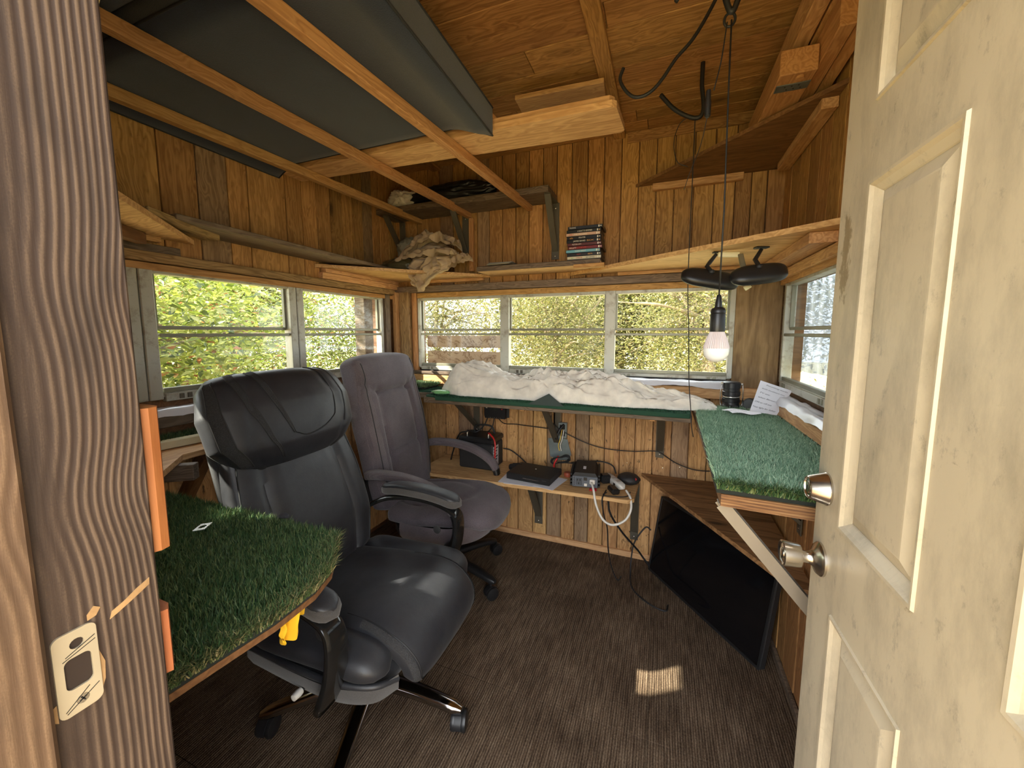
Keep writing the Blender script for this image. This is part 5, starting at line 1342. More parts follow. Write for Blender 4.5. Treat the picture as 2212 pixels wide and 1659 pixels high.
tube_thing('hanging_wire', [(.092, 1.85, 2.25), (.093, 1.85, 2.1), (.094, 1.86, 1.6), (.108, 1.88, 1.36), (.120, 1.92, 1.15), (.135, 1.93, 1.0), (.140, 1.915, .93), (.150, 1.92, .88)], .0022, RUBBER, 'thin black wire hanging from the V hook down to the ledge', 'wire', None, 6, 8)
tube_thing('hanging_wire', [(.08, 1.86, 2.262), (.035, 1.87, 2.24), (.015, 1.87, 2.17), (.03, 1.87, 2.09), (.075, 1.87, 2.06)], .0016, RUBBER, 'small loop of black wire below the V hook', 'wire', None, 6, 8)
def mirror(c, rz, tilt, half, lab, mount, tail, glass_side):
    t = thing('rearview_mirror', c, lab, 'mirror')
    M = Matrix.Translation(Vector(c)) @ Matrix.Rotation(rz, 4, 'Z') @ Matrix.Rotation(tilt, 4, 'Y') @ Matrix.Rotation(1.15, 4, 'X')
    R = []
    for i, (s_, zz) in enumerate([(.90, -.013), (.99, -.009), (1.0, -.002), (.95, .008), (.84, .015), (.62, .020), (.3, .022)]):
        ring = []
        for k in range(40):
            a = 2*PI*k/40; ca, sa = math.cos(a), math.sin(a)
            x = half*s_*math.copysign(abs(ca)**.55, ca); y = .042*s_*math.copysign(abs(sa)**.6, sa)*(1-.12*(ca*ca))
            ring.append(M @ Vector((x, y, zz)))
        R.append(ring)
    MB().rings(R).build('housing', BLACKP, t, smooth=50)
    MB().rings([[M @ Vector((half*.9*math.copysign(abs(math.cos(a))**.55, math.cos(a)), .029*math.copysign(abs(math.sin(a))**.6, math.sin(a)), -.0132-.0006*j)) for a in [2*PI*k/40 for k in range(40)]] for j in range(2)]).build('mirror_glass', plain('mirror_glass', (.8, .82, .84, 1), .03, 1.0), t)
    p = M @ Vector((0, .015, .020))
    MB().lathe([(.001, -.002), (.010, 0), (.012, .008), (.008, .014), (.001, .015)], 14, Matrix.Translation(p)).build('ball_joint', BLACKM, t, smooth=50)
    MB().tube([p+Vector((0, 0, .006))]+[Vector(q) for q in mount], [.008]+[.009]*(len(mount)-1)+[.007], 10, smoothpts=0).build('mount_stem', BLACKP, t, smooth=60)
    q = Vector(mount[-1]); MB().box((q.x, q.y, 1.6965), tail, .002, R=Matrix.Rotation(.3, 3, 'Z')).build('mount_foot', BLACKM, t)
    return t
mirror((.178, 1.86, 1.588), .10, .20, .115, 'black rear-view mirror hanging at left under the corner shelf', [(.165, 1.86, 1.640), (.175, 1.865, 1.655), (.200, 1.87, 1.690)], (.03, .02, .006), 1)
mirror((.345, 1.80, 1.590), .05, -.10, .100, 'glossy black rear-view mirror hanging at right under the corner shelf', [(.332, 1.81, 1.648), (.355, 1.83, 1.690)], (.05, .03, .006), 1)
t = thing('hinged_bracket', (.265, 1.85, 1.66), 'cream coloured metal arm between the two rear-view mirrors', 'bracket')
board('strap', (.205, 1.86, 1.686), (.285, 1.86, 1.680), .022, .006, (0, 1, 0), plain('cream_metal', srgb(214, 204, 160), .4, .2), t)
board('arm', (.287, 1.86, 1.682), (.308, 1.83, 1.575), .020, .012, (0, 1, 0), plain('dull_metal_arm', srgb(120, 112, 88), .4, .4), t)
board('tip', (.309, 1.83, 1.552), (.320, 1.83, 1.536), .026, .006, (0, 1, 0), plain('cream_metal_tip', srgb(214, 204, 160), .4, .2), t)

# ---- lower shelf with the electrics
SZ = .50
t = thing('wall_shelf', (-.6, 2.2, SZ), 'low wooden shelf on brackets on the back wall carrying the electrics', 'shelf')
MB().prism([(-1.40, 1.945), (-.135, 1.990), (-.105, 2.02), (-.092, YB-.022), (-1.40, YB-.022)], SZ-.02, SZ).build('shelf_board', PLYX, t)
strap_bracket(t, (-.715, YB-.018), (0, -1, 0), SZ-.021, .22, .37, .040)
strap_bracket(t, (-.115, YB-.018), (0, -1, 0), SZ-.021, .20, .36, .034)
bt = thing('car_battery', (-1.02, 2.13, SZ), 'big black battery with red and black leads on the low shelf', 'battery')
MB().bx(-1.19, -.955, 2.115, 2.285, SZ, SZ+.165, .008).build('case', BLACKM, bt)
MB().bx(-1.195, -.95, 2.110, 2.290, SZ+.166, SZ+.205, .010).build('lid', BLACKP, bt)
for x, m_ in ((-1.15, STEEL), (-1.0, STEEL)): MB().lathe([(.009, 0), (.009, .018), (.001, .018)], 14, Matrix.Translation((x, 2.155, SZ+.205))).build('terminal', m_, bt, smooth=40)
MB().tube([(-1.14, 2.235, SZ+.205), (-1.12, 2.235, SZ+.25), (-1.02, 2.235, SZ+.255), (-.99, 2.235, SZ+.205)], .006, 8, smoothpts=6).build('carry_handle', BLACKM, bt, smooth=180)
MB().bx(-.9545, -.9535, 2.125, 2.205, SZ+.02, SZ+.15).build('label', plain('silver_label', srgb(196, 198, 206), .5), bt)
lb = bpy.data.objects['label']
for i in range(6): MB().bx(-.9537, -.9530, 2.13, 2.195-.012*(i % 3), SZ+.13-.018*i, SZ+.138-.018*i).build('printed_line', INK, lb)
tube_thing('red_lead', [(-1.0, 2.155, SZ+.228), (-.98, 2.14, SZ+.225), (-.940, 2.118, SZ+.19), (-.934, 2.105, SZ+.10), (-.936, 2.105, SZ+.01)], .005, REDP, 'red battery lead running down the side of the battery', 'cable')
tube_thing('black_lead', [(-1.15, 2.155, SZ+.225), (-1.212, 2.16, SZ+.2), (-1.26, 2.16, SZ+.08), (-1.3, 2.2, SZ+.008)], .005, RUBBER, 'black battery lead dropping to the shelf left of the battery', 'cable')
# charge controller under the ledge
CU = .010
ct = thing('charge_controller', (-.97, 2.2, .80), 'small black solar charge controller hung under the back ledge', 'controller')
MB().bx(-1.055, -.910, 2.215, 2.245, CU+.800, CU+.892, .003).build('body', BLACKP, ct)
MB().bx(-1.07, -.895, 2.240, 2.25, CU+.806, CU+.888, .002).build('flange', BLACKM, ct)
MB().bx(-1.005, -.965, 2.2140, 2.2155, CU+.855, CU+.878).build('screen', plain('dim_screen', (.03, .035, .03, 1), .2), ct)
for z in (.877, .864): MB().lathe([(.0001, 0), (.004, 0), (.004, .002), (.0001, .002)], 10, Matrix.Translation((-.932, 2.2145, z+CU)) @ Matrix.Rotation(PI/2, 4, 'X')).build('red_button', REDP, ct, smooth=40)
for z in (.880, .868): MB().bx(-1.045, -1.034, 2.2138, 2.2152, z+CU-.002, z+CU+.002).build('white_mark', inkw, ct)
for k in range(7): MB().bx(-1.03+.014*k, -1.025+.014*k, 2.2135, 2.2152, CU+.804, CU+.809).build('terminal_screw', STEEL, ct)
tube_thing('controller_wire', [(-1.03, 2.222, .83), (-1.06, 2.22, .76), (-1.11, 2.2, .715), (-1.15, 2.15, SZ+.235)], .004, RUBBER, 'black wire from the controller to the battery, left one', 'cable')
tube_thing('controller_wire', [(-.985, 2.222, .83), (-1.0, 2.22, .76), (-1.015, 2.19, .73), (-1.0, 2.13, SZ+.235)], .0035, RUBBER, 'black wire from the controller to the battery, right one', 'cable')
tube_thing('controller_wire', [(-.975, 2.222, .83), (-.94, 2.26, .775), (-.88, 2.31, .762), (-.76, 2.312, .757), (-.64, 2.312, .753)], .003, RUBBER, 'black wire running right from the controller along the plank wall', 'cable')
# junction box with plate
jb = thing('junction_box', (-.56, YB-.02, .60), 'open galvanised outlet box with wires on the back wall', 'outlet box')
MB().bx(-.588, -.533, YB-.028, YB-.006, .700, .800, .002).build('back_plate', GALV, jb)
MB().prism([(-.640, .575), (-.655, .69), (-.59, .70), (-.53, .695), (-.505, .60), (-.52, .56), (-.60, .555)], 0, .002, Matrix.Translation((0, YB-.020, 0)) @ Matrix.Rotation(PI/2, 4, 'X')).build('side_plate', GALV, jb)
MB().bx(-.578, -.545, YB-.032, YB-.028, .715, .785).build('opening', DARK, jb)
MB().tube([(-.55, YB-.035, .79), (-.575, YB-.06, .75), (-.592, YB-.065, .70)], .008, 8, smoothpts=5).build('black_sheath', RUBBER, jb, smooth=180)
YW = plain('yellow_wire', srgb(210, 180, 80), .5)
for q, mt, nm in ((0, YW, 'yellow_wire'), (.012, WHITEP, 'white_wire')):
    MB().tube([(-.56+q, YB-.04, .76), (-.568+q, YB-.055, .70), (-.580+q, YB-.05, .66), (-.573+q, YB-.05, .625)], .003, 8, smoothpts=6).build(nm, mt, jb, smooth=180)
tube_thing('wall_cable', [(-.62, YB-.035, .79), (-.55, YB-.04, .745), (-.42, YB-.03, .69), (-.30, YB-.03, .665), (-.15, YB-.032, .665), (-.02, YB-.045, .685), (.02, YB-.045, .675), (.10, YB-.035, .625), (.20, YB-.04, .60), (.32, YB-.03, .605)], .003, RUBBER, 'thin black cable drooping along the plank wall under the ledge', 'cable')
# coil of cord on the wall
lp = []
for i in range(64):
    a = i/64*2*PI*3.5; r_ = .036+.012*math.sin(i*.7); lp.append((-.56+.02*math.sin(i*.35)+r_*1.1*math.cos(a), YB-.06-.0004*i, SZ+.075+.8*r_*math.sin(a)))
tube_thing('coiled_cord', lp, .003, RUBBER, 'tangled black cord coil hanging below the outlet box', 'cord', None, 6, 3)
tube_thing('black_cable', [(-.95, 2.28, SZ+.10), (-.9, 2.29, SZ+.09), (-.82, 2.28, SZ+.045), (-.76, 2.26, SZ+.006)], .004, RUBBER, 'black cable coming from behind the battery onto the shelf', 'cable')
# disc player on papers
pt = thing('paper_sheets', (-.68, 2.07, SZ), 'white paper sheets lying under the disc player', 'papers')
for k, (cx_, cy_, a) in enumerate([(-.70, 2.065, .08), (-.62, 2.08, -.22), (-.75, 2.06, .02)]):
    MB().box((cx_, cy_, SZ+.001+.0012*k), (.25-.02*k, .19, .001), R=Matrix.Rotation(a, 3, 'Z')).build('sheet', PAPER, pt)
dp = thing('disc_player', (-.68, 2.12, SZ+.005), 'flat black disc player lying on papers on the low shelf', 'disc player')
Md = Matrix.Translation((-.68, 2.115, SZ+.026)) @ Matrix.Rotation(-.10, 4, 'Z')
def loc(m): m.v = [tuple(Md @ Vector(p)) for p in m.v]; return m
loc(MB().bx(-.135, .135, -.10, .10, -.020, .018, .003)).build('case', BLACKM, dp)
loc(MB().bx(-.135, .135, -.1035, -.1, -.019, .016, .001)).build('front_panel', BLACKP, dp)
loc(MB().bx(-.03, .075, -.1042, -.1034, -.002, .001)).build('tray_slot', STEEL, dp)
loc(MB().bx(.09, .115, -.1042, -.1034, .003, .0065)).build('display', plain('display', (.08, .08, .085, 1), .2), dp)
loc(MB().lathe([(.001, 0), (.004, 0), (.003, .002), (.001, .002)], 8, Matrix.Translation((.0, .02, .018)))).build('white_fleck', WHITEP, dp)
crumple((-.80, 2.19, SZ+.02), (.07, .05, .022), 41, .3, 2.4, 4, SZ+.001).build('dark_cloth', plain('dark_cloth', (.02, .02, .022, 1), .9), None, smooth=180, label='small dark cloth heap between battery and disc player', cat='cloth')
tube_thing('red_cable_end', [(-.60, 2.26, SZ+.006), (-.598, 2.255, SZ+.045), (-.585, 2.26, SZ+.075), (-.578, 2.28, SZ+.09)], .006, REDP, 'red cable end standing up behind the disc player', 'cable')
# inverter
iv = thing('power_inverter', (-.39, 2.16, SZ), 'black finned power inverter with grey socket panel on the low shelf', 'inverter')
Mi = Matrix.Translation((-.385, 2.165, SZ+.048)) @ Matrix.Rotation(.14, 4, 'Z')
def li(m): m.v = [tuple(Mi @ Vector(p)) for p in m.v]; return m
li(MB().prism([(-.070, -.040), (.070, -.040), (.070, .015), (.055, .040), (-.055, .040), (-.070, .015)], -.11, .105, Matrix.Rotation(PI/2, 4, 'X'))).build('body', BLACKM, iv)
for sg in (-1, 1):
    for k in range(4): li(MB().bx(sg*.070, sg*.082, -.10, .10, -.040+.02*k, -.030+.02*k, .002)).build('cooling_fin', BLACKM, iv)
li(MB().bx(-.069, .069, -.1085, -.104, -.040, .020, .002)).build('socket_panel', plain('blue_grey_panel', srgb(84, 90, 100), .5), iv)
pn = bpy.data.objects['socket_panel']
li(MB().bx(-.050, -.016, -.1105, -.108, -.030, .010, .002)).build('outlet', plain('dark_blue_grey', srgb(62, 68, 78), .5), pn)
for x, z in ((-.041, .0), (-.026, .0), (-.0335, -.02)): li(MB().bx(x-.002, x+.002, -.1112, -.110, z-.005, z+.005)).build('outlet_slot', DARK, pn)
li(MB().bx(-.007, .012, -.1115, -.108, -.002, .016, .001)).build('switch', BLACKP, pn)
li(MB().bx(-.004, .012, -.112, -.108, -.034, -.018, .002)).build('white_button', WHITEP, pn)
li(MB().bx(.026, .055, -.126, -.108, -.016, .010, .004)).build('white_plug', WHITEP, iv)
for k in range(10): li(MB().bx(-.062+.0022*(k % 2), -.058+.0022*(k % 2), -.1092, -.108, -.034+.005*k, -.031+.005*k)).build('vent_slot', DARK, pn)
li(MB().box((-.005, -.02, .0405), (.016, .045, .001))).build('white_sticker', PAPER, iv)
props(MB().lathe([(.001, 0), (.020, 0), (.022, .004), (.022, .022), (.019, .026), (.001, .026)], 20, Matrix.Translation((-.50, 2.20, SZ+.001))).build('tape_roll', plain('orange_brown_tape', srgb(150, 70, 45), .5), None, smooth=40), 'small orange brown tape roll beside the inverter', 'tape')
props(li(MB().box((.045, -.125, -.043), (.04, .03, .008), .003)).build('red_tag', REDP, None), 'small red tag lying in front of the inverter', 'tag')
# power strip and adaptors
ps = thing('power_strip', (-.22, 2.2, SZ), 'white power strip with plugged black adaptors on the low shelf', 'power strip')
a_, b_ = Vector((-.285, 2.255, SZ+.022)), Vector((-.165, 2.085, SZ+.022))
d_ = (b_-a_).normalized(); Mp = Matrix.Translation((a_+b_)/2) @ frame(a_, b_, (0, 0, 1))
R = []
for i in range(13):
    q = -1+2*i/12; L2 = (b_-a_).length/2; e = (1-abs(q)**8)**.5 if abs(q) < 1 else .25
    R.append([Mp @ Vector((q*L2, .024*max(.3, e)*math.copysign(abs(math.cos(t))**.5, math.cos(t)), .019*max(.3, e)*math.copysign(abs(math.sin(t))**.5, math.sin(t)))) for t in [2*PI*k/20 for k in range(20)]])
MB().rings(R).build('strip_body', WHITEP, ps, smooth=50)
for k in range(3):
    mm = MB(); mm.box((-.05+.05*k, 0, .0195), (.022, .026, .001)); mm.v = [tuple(Mp @ Vector(p)) for p in mm.v]; mm.build('outlet', plain('pale_outlet', srgb(188, 184, 178), .5), ps)
mm = MB(); mm.box((.045, -.0245, .002), (.018, .002, .012)); mm.v = [tuple(Mp @ Vector(p)) for p in mm.v]; mm.build('rocker_switch', BLACKP, ps)
for c, s_, lab in (((-.275, 2.17, SZ+.032), (.055, .05, .05), 'round black adaptor plugged beside the power strip, nearest the inverter'), ((-.215, 2.06, SZ+.016), (.045, .075, .030), 'black adaptor block lying in front of the power strip')):
    o = MB().box(c, s_, .008, R=Matrix.Rotation(.5, 3, 'Z')).build('power_adaptor', BLACKP, None); props(o, lab, 'adaptor')
tube_thing('extension_lead', [(-.33, 2.04, SZ+.045), (-.312, 2.0, SZ+.02), (-.292, 1.965, SZ-.04), (-.255, 1.95, SZ-.105), (-.205, 1.955, SZ-.13), (-.145, 1.965, SZ-.10), (-.118, 1.985, SZ-.045), (-.125, 2.02, SZ+.002), (-.150, 2.06, SZ+.022)], .0062, WHITEP, 'thick white power cord looping below the low shelf', 'cord', None, 10, 8)
tube_thing('black_cable', [(-.245, 2.02, SZ+.012), (-.262, 2.0, SZ+.006), (-.24, 1.985, SZ+.008), (-.22, 1.995, SZ+.006), (-.18, 2.0, SZ+.006), (-.14, 2.03, SZ+.004), (-.13, 2.09, SZ+.004)], .0024, RUBBER, 'thin black cable curled beside the power strip', 'cable', None, 6, 8)
dk = thing('black_pouch', (-.13, 2.22, SZ), 'rounded black pouch at the right end of the low shelf', 'pouch')
crumple((-.150, 2.225, SZ+.028), (.062, .055, .030), 51, .10, 1.4, 4, SZ+.001).build('pouch_body', BLACKM, dk, smooth=180)
MB().lathe([(.001, 0), (.007, 0), (.007, .002), (.001, .002)], 10, Matrix.Translation((-.112, 2.19, SZ+.040)) @ Matrix.Rotation(.9, 4, 'X')).build('red_button', REDP, dk)
tube_thing('black_cable', [(-.50, 2.31, SZ+.05), (-.42, 2.30, SZ+.07), (-.32, 2.295, SZ+.085), (-.25, 2.29, SZ+.07), (-.225, 2.27, SZ+.03)], .0042, RUBBER, 'black cable arching behind the inverter to the power strip', 'cable')
tube_thing('black_cable', [(-.58, 2.27, SZ+.055), (-.50, 2.27, SZ+.06), (-.44, 2.26, SZ+.065), (-.40, 2.24, SZ+.09)], .0036, RUBBER, 'black cable from the coil to the top of the inverter', 'cable')
tube_thing('floor_cable', [(-.25, 2.03, SZ+.02), (-.262, 1.965, SZ-.01), (-.25, 1.975, SZ-.1), (-.235, 2.0, .32), (-.232, 2.03, .2), (-.222, 2.06, .1), (-.20, 2.08, .02), (-.178, 2.06, .006), (-.165, 2.10, .005)], .0036, RUBBER, 'black cable hanging straight from the low shelf to the carpet', 'cable')
tube_thing('floor_cable', [(-.235, 2.0, SZ-.01), (-.225, 2.02, .40), (-.17, 2.08, .28), (-.11, 2.16, .17), (-.08, 2.2, .115), (-.055, 2.22, .07), (-.01, 2.235, .008), (.03, 2.17, .006)], .0055, RUBBER, 'doubled black cable slanting from the low shelf behind the screen', 'cable')
tube_thing('floor_cable', [(-.02, 2.24, .235), (-.05, 2.25, .24), (-.10, 2.22, .17), (-.115, 2.18, .12), (-.118, 2.12, .03), (-.10, 2.02, .006), (-.02, 1.93, .006), (.06, 1.90, .006), (.075, 1.95, .005)], .0042, RUBBER, 'black cable looping out over the carpet in front of the screen', 'cable')

# ---- flat television leaning under the triangular corner shelf
tri_shelf('corner_shelf', [(-.085, YB-.022), (XRL-.02, YB-.022), (XRL-.02, 1.42), (.43, 1.42)], .520, .538, wood('brown_shelf_plywood', (.10, .045, .017, 1), (.33, .175, .075, 1), var=.02, ring=4, contrast=1.5), 'low dark triangular corner shelf above the leaning television', 'shelf')
tv = thing('television', (.2, 1.97, 0), 'black flat television leaning on its edge under the corner shelf', 'television')
A, B = Vector((-.028, 2.235, 0)), Vector((.413, 1.684, 0)); ux = (B-A).normalized(); nrm = Vector((ux.y, -ux.x, 0)); nrm = nrm if nrm.x > 0 else -nrm
lean = .075
uz = (Vector((0, 0, .43))+nrm*lean).normalized(); nf = ux.cross(uz).normalized()
Mt = Matrix.Identity(4)
for i in range(3): Mt[i][0], Mt[i][1], Mt[i][2], Mt[i][3] = ux[i], nf[i], uz[i], A[i]
sgn = 1 if nf.dot(nrm) > 0 else -1
Lw = (B-A).length
def tvb(*a): m = MB().bx(*a); m.v = [tuple(Mt @ Vector(p)) for p in m.v]; return m
tvb(0, Lw, 0, sgn*.034, .001, .435, .004).build('case', BLACKM, tv)
tvb(.012, Lw-.012, -sgn*.0012, sgn*.001, .014, .424).build('screen', plain('television_screen', (.004, .004, .005, 1), .09), tv)
tvb(0, Lw, -sgn*.003, sgn*.002, .001, .013, .001).build('bezel', BLACKP, tv)
tvb(0, .011, -sgn*.003, sgn*.002, .013, .425, .001).build('bezel', BLACKP, tv); tvb(Lw-.011, Lw, -sgn*.003, sgn*.002, .013, .425, .001).build('bezel', BLACKP, tv)
tvb(0, Lw, -sgn*.003, sgn*.002, .425, .435, .001).build('bezel', BLACKP, tv)

# ---- left desk: loose latch plate, yellow cloth, lint
Ml = Matrix.Translation((-1.125, .611, DZ+.050)) @ Matrix.Scale(.91, 4) @ Matrix.Rotation(.55, 4, 'Z') @ Matrix.Rotation(-.10, 4, 'Y')
lp_ = plate_with_holes(rrect(-.021, .021, -.016, .016, .003), [circ(0, 0, .010, 18)], -.0008, .0012, plain('bright_latch_steel', (.75, .74, .72, 1), .25, .8), 'latch_plate', None, Ml @ Matrix.Rotation(PI/2, 4, 'Y') @ Matrix.Identity(4))
props(lp_, 'small shiny latch plate with a hole lying on the left turf desk', 'latch plate')
def rag(c, s_, seed, nm, lab):
    c = Vector(c); m = MB()
    def fn(u, v):
        a = (u-.5)*s_[0]*(1-.35*v); z = -s_[1]*v
        return c+Vector((a*.25, a, z))+Vector((.012*mnoise.noise(Vector((u*2.5, v*1.5, seed))), .008*mnoise.noise(Vector((u*2+3, v*2, seed+2))), .012*mnoise.noise(Vector((u*3, v*1, seed+5)))))+Vector((.010*math.sin(u*11+v), 0, -s_[1]*.35*v*math.sin(PI*u)))
    m.grid(fn, 22, 22); m.grid(lambda u, v: fn(u, v)+Vector((.004, .001, 0)), 22, 22)
    return props(m.build(nm, YELLOWC, None, smooth=180), lab, 'cloth')
rag((-.702, .520, DZ-.013), (.050, .045), 3, 'yellow_cloth', 'bright yellow cloth hanging under the edge of the turf desk')
rag((-.800, .620, DZ-.015), (.055, .075), 11, 'yellow_cloth', 'yellow cloth hanging behind the chair arm under the desk')
props(crumple((-.995, .747, DZ+.042), (.014, .009, .007), 61, .4, 3, 3).build('lint_tuft', plain('dark_lint', (.03, .03, .035, 1), .9), None, smooth=180), 'small dark lint tuft on the back edge of the turf desk', 'lint')
# ================================================================ outdoors
def leaf_mat(name, stops, trans=.5):
    t = NT(name); g = t.n('NewGeometry')
    c = t.ramp(g.outputs['Random Per Island'], stops)
    d = t.n('BsdfDiffuse'); t.l(c, d.inputs[0]); tr = t.n('BsdfTranslucent'); t.l(c, tr.inputs[0])
    gl = t.n('BsdfGlossy'); gl.inputs['Roughness'].default_value = .45
    m = t.n('MixShader'); m.inputs[0].default_value = trans; t.l(d.outputs[0], m.inputs[1]); t.l(tr.outputs[0], m.inputs[2])
    m2 = t.n('MixShader'); m2.inputs[0].default_value = .05; t.l(m.outputs[0], m2.inputs[1]); t.l(gl.outputs[0], m2.inputs[2])
    return t.done(m2)
LEAF_N = leaf_mat('broad_leaves', [(0, (.045, .075, .010, 1)), (.3, (.16, .20, .024, 1)), (.75, (.33, .37, .065, 1)), (.94, (.42, .43, .17, 1)), (.965, (.30, .11, .03, 1)), (1, (.30, .13, .05, 1))])
LEAF_F = leaf_mat('fine_leaves', [(0, (.04, .052, .009, 1)), (.3, (.14, .15, .026, 1)), (.65, (.28, .255, .07, 1)), (.9, (.38, .33, .16, 1)), (1, (.28, .18, .08, 1))])
BARK = plain('pale_bark', srgb(128, 112, 88), .9, bump=.5, bscale=30, var=.3)
PATCHES = [(Vector((-.03, 1.50, 0)), .115), (Vector((.09, 1.515, 0)), .065), (Vector((-.65, 1.11, .50)), .05), (Vector((-1.46, 2.28, 1.05)), .08), (Vector((-1.55, 2.30, 1.06)), .06)]  # sunlit spots; the sun-blocking crowns are carved open along rays to them
def leaves(name, c, r, n, size, mat, parent, seed, carve=False, flat=.5, shell=.5):
    R_ = np.random.RandomState(seed)
    d = R_.randn(n, 3); d /= np.linalg.norm(d, axis=1)[:, None]
    rad = R_.rand(n)**(1/3.)*(1-shell)+shell*R_.rand(n)**.3
    P = np.array(c)+d*rad[:, None]*np.array(r)
    # clumps
    k = max(6, n//160); cc = P[R_.randint(0, n, k)]; j = R_.randint(0, k, n)
    P = P*.55+(cc[j]+R_.randn(n, 3)*np.array(r)*.13)*.45
    P = P[P[:, 2] > -.5]
    if carve:
        sd = np.array(SUN_DIR); keep = np.ones(len(P), bool)
        for q, rr_ in PATCHES:
            w_ = P-np.array(q); t_ = w_@sd; e = w_-t_[:, None]*sd
            keep &= np.linalg.norm(e, axis=1) > rr_+size*.33
        P = P[keep]
    n = len(P); s_ = size*(.6+.8*R_.rand(n))
    nr = R_.randn(n, 3)*flat+np.array([0, 0, 1.0]); nr /= np.linalg.norm(nr, axis=1)[:, None]
    a = R_.randn(n, 3); a -= nr*(a*nr).sum(1)[:, None]; a /= np.linalg.norm(a, axis=1)[:, None]; b = np.cross(nr, a)
    V = np.zeros((n, 4, 3)); S_ = s_[:, None]
    V[:, 0] = P-a*S_*.5; V[:, 2] = P+a*S_*.5-nr*S_*.08
    V[:, 1] = P-a*S_*.05+b*S_*.20+nr*S_*.05; V[:, 3] = P-a*S_*.05-b*S_*.20+nr*S_*.05
    return fast_mesh(name, V.reshape(-1, 3), np.arange(n)[:, None]*4, [(0, 1, 2), (0, 2, 3)], mat, parent)
def tree(label, base, c, r, n, size, mat, seed, cat='tree', trunk=.05, carve=False, nb=9, group=None, shell=.3):
    t = thing('leafy_tree' if cat == 'tree' else 'leafy_bush', base, label, cat, group)
    leaves('foliage', c, r, n, size, mat, t, seed, carve, shell=shell)
    q = random.Random(seed); m = MB(); b = Vector(base); top = Vector(c)+Vector((0, 0, r[2]*.6))
    mid = b.lerp(top, .5)+Vector((q.uniform(-.15, .15), q.uniform(-.15, .15), 0))
    m.tube([b, mid, top], [trunk, trunk*.7, trunk*.25], 8, smoothpts=6)
    m.build('trunk', BARK, t, smooth=180)
    for i in range(nb):
        s0 = b.lerp(top, q.uniform(.3, .85)); e = Vector(c)+Vector((q.uniform(-1, 1)*r[0]*.9, q.uniform(-1, 1)*r[1]*.9, q.uniform(-.5, .8)*r[2]))
        mm = s0.lerp(e, .5)+Vector((q.uniform(-.1, .1), q.uniform(-.1, .1), q.uniform(.0, .25)))
        MB().tube([s0, mm, e], [trunk*.38, trunk*.24, trunk*.08], 6, smoothpts=5).build('branch', BARK, t, smooth=180)
    return t
tree('broad leaved tree close outside the left window', (-4.0, 1.2, -.6), (-3.7, 1.5, 1.25), (.95, 1.8, 1.3), 9500, .078, LEAF_N, 1, trunk=.06)
tree('tall unseen broad leaved tree added to shade the cabin from the left front', (-4.2, -2.0, -.6), (-3.3, -.75, 3.15), (1.9, 2.6, 1.15), 30000, .125, LEAF_N, 2, trunk=.12, carve=True)  # crown placed out of view to block the sun, with gaps for sun patches
tree('unseen high crowned tree added at left front to keep sun off the door', (-3.0, -3.2, -.6), (-2.7, -1.75, 4.1), (1.6, 1.5, 1.0), 14000, .13, LEAF_N, 22, trunk=.12, carve=True)  # second crown out of view, added to block sun from the open door
tree('dense bush behind the close tree, seen through the left end of the left window', (-6.4, .9, -.6), (-6.3, 1.0, 1.3), (1.3, 2.0, 1.9), 15000, .075, LEAF_N, 3, 'bush')
tree('dense bush seen through the middle of the left window', (-6.6, 3.6, -.6), (-6.4, 3.6, 1.3), (1.4, 2.0, 2.0), 17000, .072, LEAF_N, 4, 'bush')
tree('yellow green bush seen through the right bay of the left window', (-5.0, 5.4, -.6), (-5.0, 5.2, 1.2), (1.3, 1.7, 1.9), 15000, .068, LEAF_N, 5, 'bush')
tree('wall of woodland far behind the left window', (-11.5, 6.5, -.6), (-11, 6.5, 2.2), (2, 5.0, 3.2), 26000, .18, LEAF_F, 6, trunk=.14)
tree('wall of woodland far left of the cabin', (-12.5, -.5, -.6), (-12, -.5, 2.2), (2, 5.0, 3.2), 22000, .18, LEAF_F, 16, trunk=.14)
tree('fine leaved yellow tree behind the left bay of the back window', (-5.6, 9.0, -.6), (-5.6, 9.0, 1.6), (2.1, 1.4, 2.5), 32000, .060, LEAF_F, 7, trunk=.08, nb=14)
tree('fine leaved yellow tree behind the middle bay of the back window', (-2.4, 9.2, -.6), (-2.4, 9.2, 1.6), (2.0, 1.4, 2.5), 32000, .060, LEAF_F, 8, trunk=.08, nb=14)
tree('pale trunked yellow tree behind the right bay of the back window', (.95, 8.6, -.6), (.8, 9.0, 1.6), (2.0, 1.5, 2.5), 32000, .060, LEAF_F, 9, trunk=.13, nb=18)
tree('fine leaved tree behind the right rear corner', (4.2, 9.4, -.6), (4.2, 9.4, 1.8), (2.1, 1.6, 2.6), 9000, .085, LEAF_F, 10, trunk=.1)
tree('wall of woodland far behind the back window', (-1.5, 15.5, -.6), (-1.5, 15, 2.0), (8.5, 2.2, 3.6), 60000, .19, LEAF_F, 11, trunk=.16, nb=14)

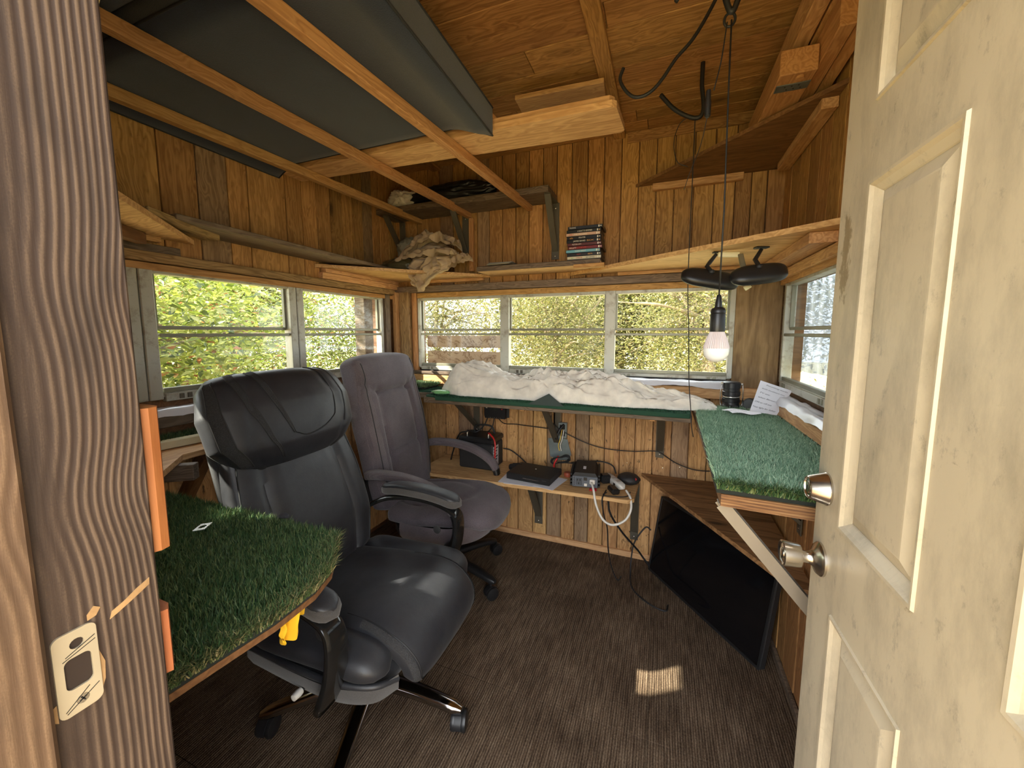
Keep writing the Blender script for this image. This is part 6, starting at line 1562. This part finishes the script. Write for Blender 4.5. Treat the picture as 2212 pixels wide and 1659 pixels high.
# marbled strips hung outside the lower left pane of the back window
def marble():
    t = NT('marbled_panel'); o = t.obj()
    n1 = t.noise(t.vmul(o, (1, 1, 1.6)), 6, 6, .68, 1.2)
    v = t.math('ABSOLUTE', t.math('SUBTRACT', n1, .5))
    c = t.ramp(v, [(.0, srgb(96, 74, 60)), (.010, srgb(158, 136, 116)), (.035, srgb(186, 168, 150))])
    tr = t.n('BsdfTranslucent'); t.l(c, tr.inputs[0]); d = t.n('BsdfDiffuse'); t.l(c, d.inputs[0])
    m = t.n('MixShader'); m.inputs[0].default_value = .5; t.l(d.outputs[0], m.inputs[1]); t.l(tr.outputs[0], m.inputs[2])
    return t.done(m)
MARB = marble()
for z0, z1, lab in ((1.252, 1.338, 'upper pale marbled panel strip outside the lower left pane of the back window'), (1.122, 1.226, 'lower pale marbled panel strip outside the lower left pane of the back window')):
    props(MB().bx(-1.63, -.985, YB+.11, YB+.118, z0, z1, .002).build('marbled_panel', MARB, None), lab, 'panel')
# corner posts of the stand outside the left window
props(MB().bx(-2.08, -1.99, 2.20, 2.30, -.6, 3.0, .004).build('outdoor_post', GREYW, None), 'grey square post outside the right end of the left window', 'post')
props(MB().tube([(-2.05, 2.43, -.6), (-2.04, 2.44, 1.2), (-2.05, 2.43, 3.0)], .085, 14, smoothpts=4).build('outdoor_post', plain('red_cedar_bark', srgb(150, 90, 70), .9, bump=.7, bscale=22, var=.35), None, smooth=60), 'reddish round cedar post outside behind the grey post', 'post')
# cloudy plastic sheet hung outside the right window
def plast():
    t = NT('cloudy_plastic_sheet'); o = t.obj()
    c = t.ramp(t.noise(t.vmul(o, (1, 6, 1)), 2.2, 4), [(.35, srgb(84, 92, 104)), (.65, srgb(150, 158, 172))])
    tr = t.n('BsdfTranslucent'); t.l(c, tr.inputs[0]); d = t.n('BsdfDiffuse'); t.l(c, d.inputs[0]); tp = t.n('BsdfTransparent'); tp.inputs[0].default_value = (.85, .9, 1, 1)
    m = t.n('MixShader'); m.inputs[0].default_value = .45; t.l(d.outputs[0], m.inputs[1]); t.l(tr.outputs[0], m.inputs[2])
    m2 = t.n('MixShader'); m2.inputs[0].default_value = .12; t.l(m.outputs[0], m2.inputs[1]); t.l(tp.outputs[0], m2.inputs[2])
    return t.done(m2)
m = MB(); fn = lambda u, v: Vector((XR+.115+.014*math.sin(u*15+v*2)+.008*fbm(u*4, v*3, 2), .55+2.45*u, 1.17+.50*v+.015*fbm(u*5, 1, 7)*(1-v)))
m.grid(fn, 60, 20); props(m.build('plastic_sheet', plast(), None, smooth=180), 'cloudy bluish plastic sheet hung outside the right window', 'plastic sheet')
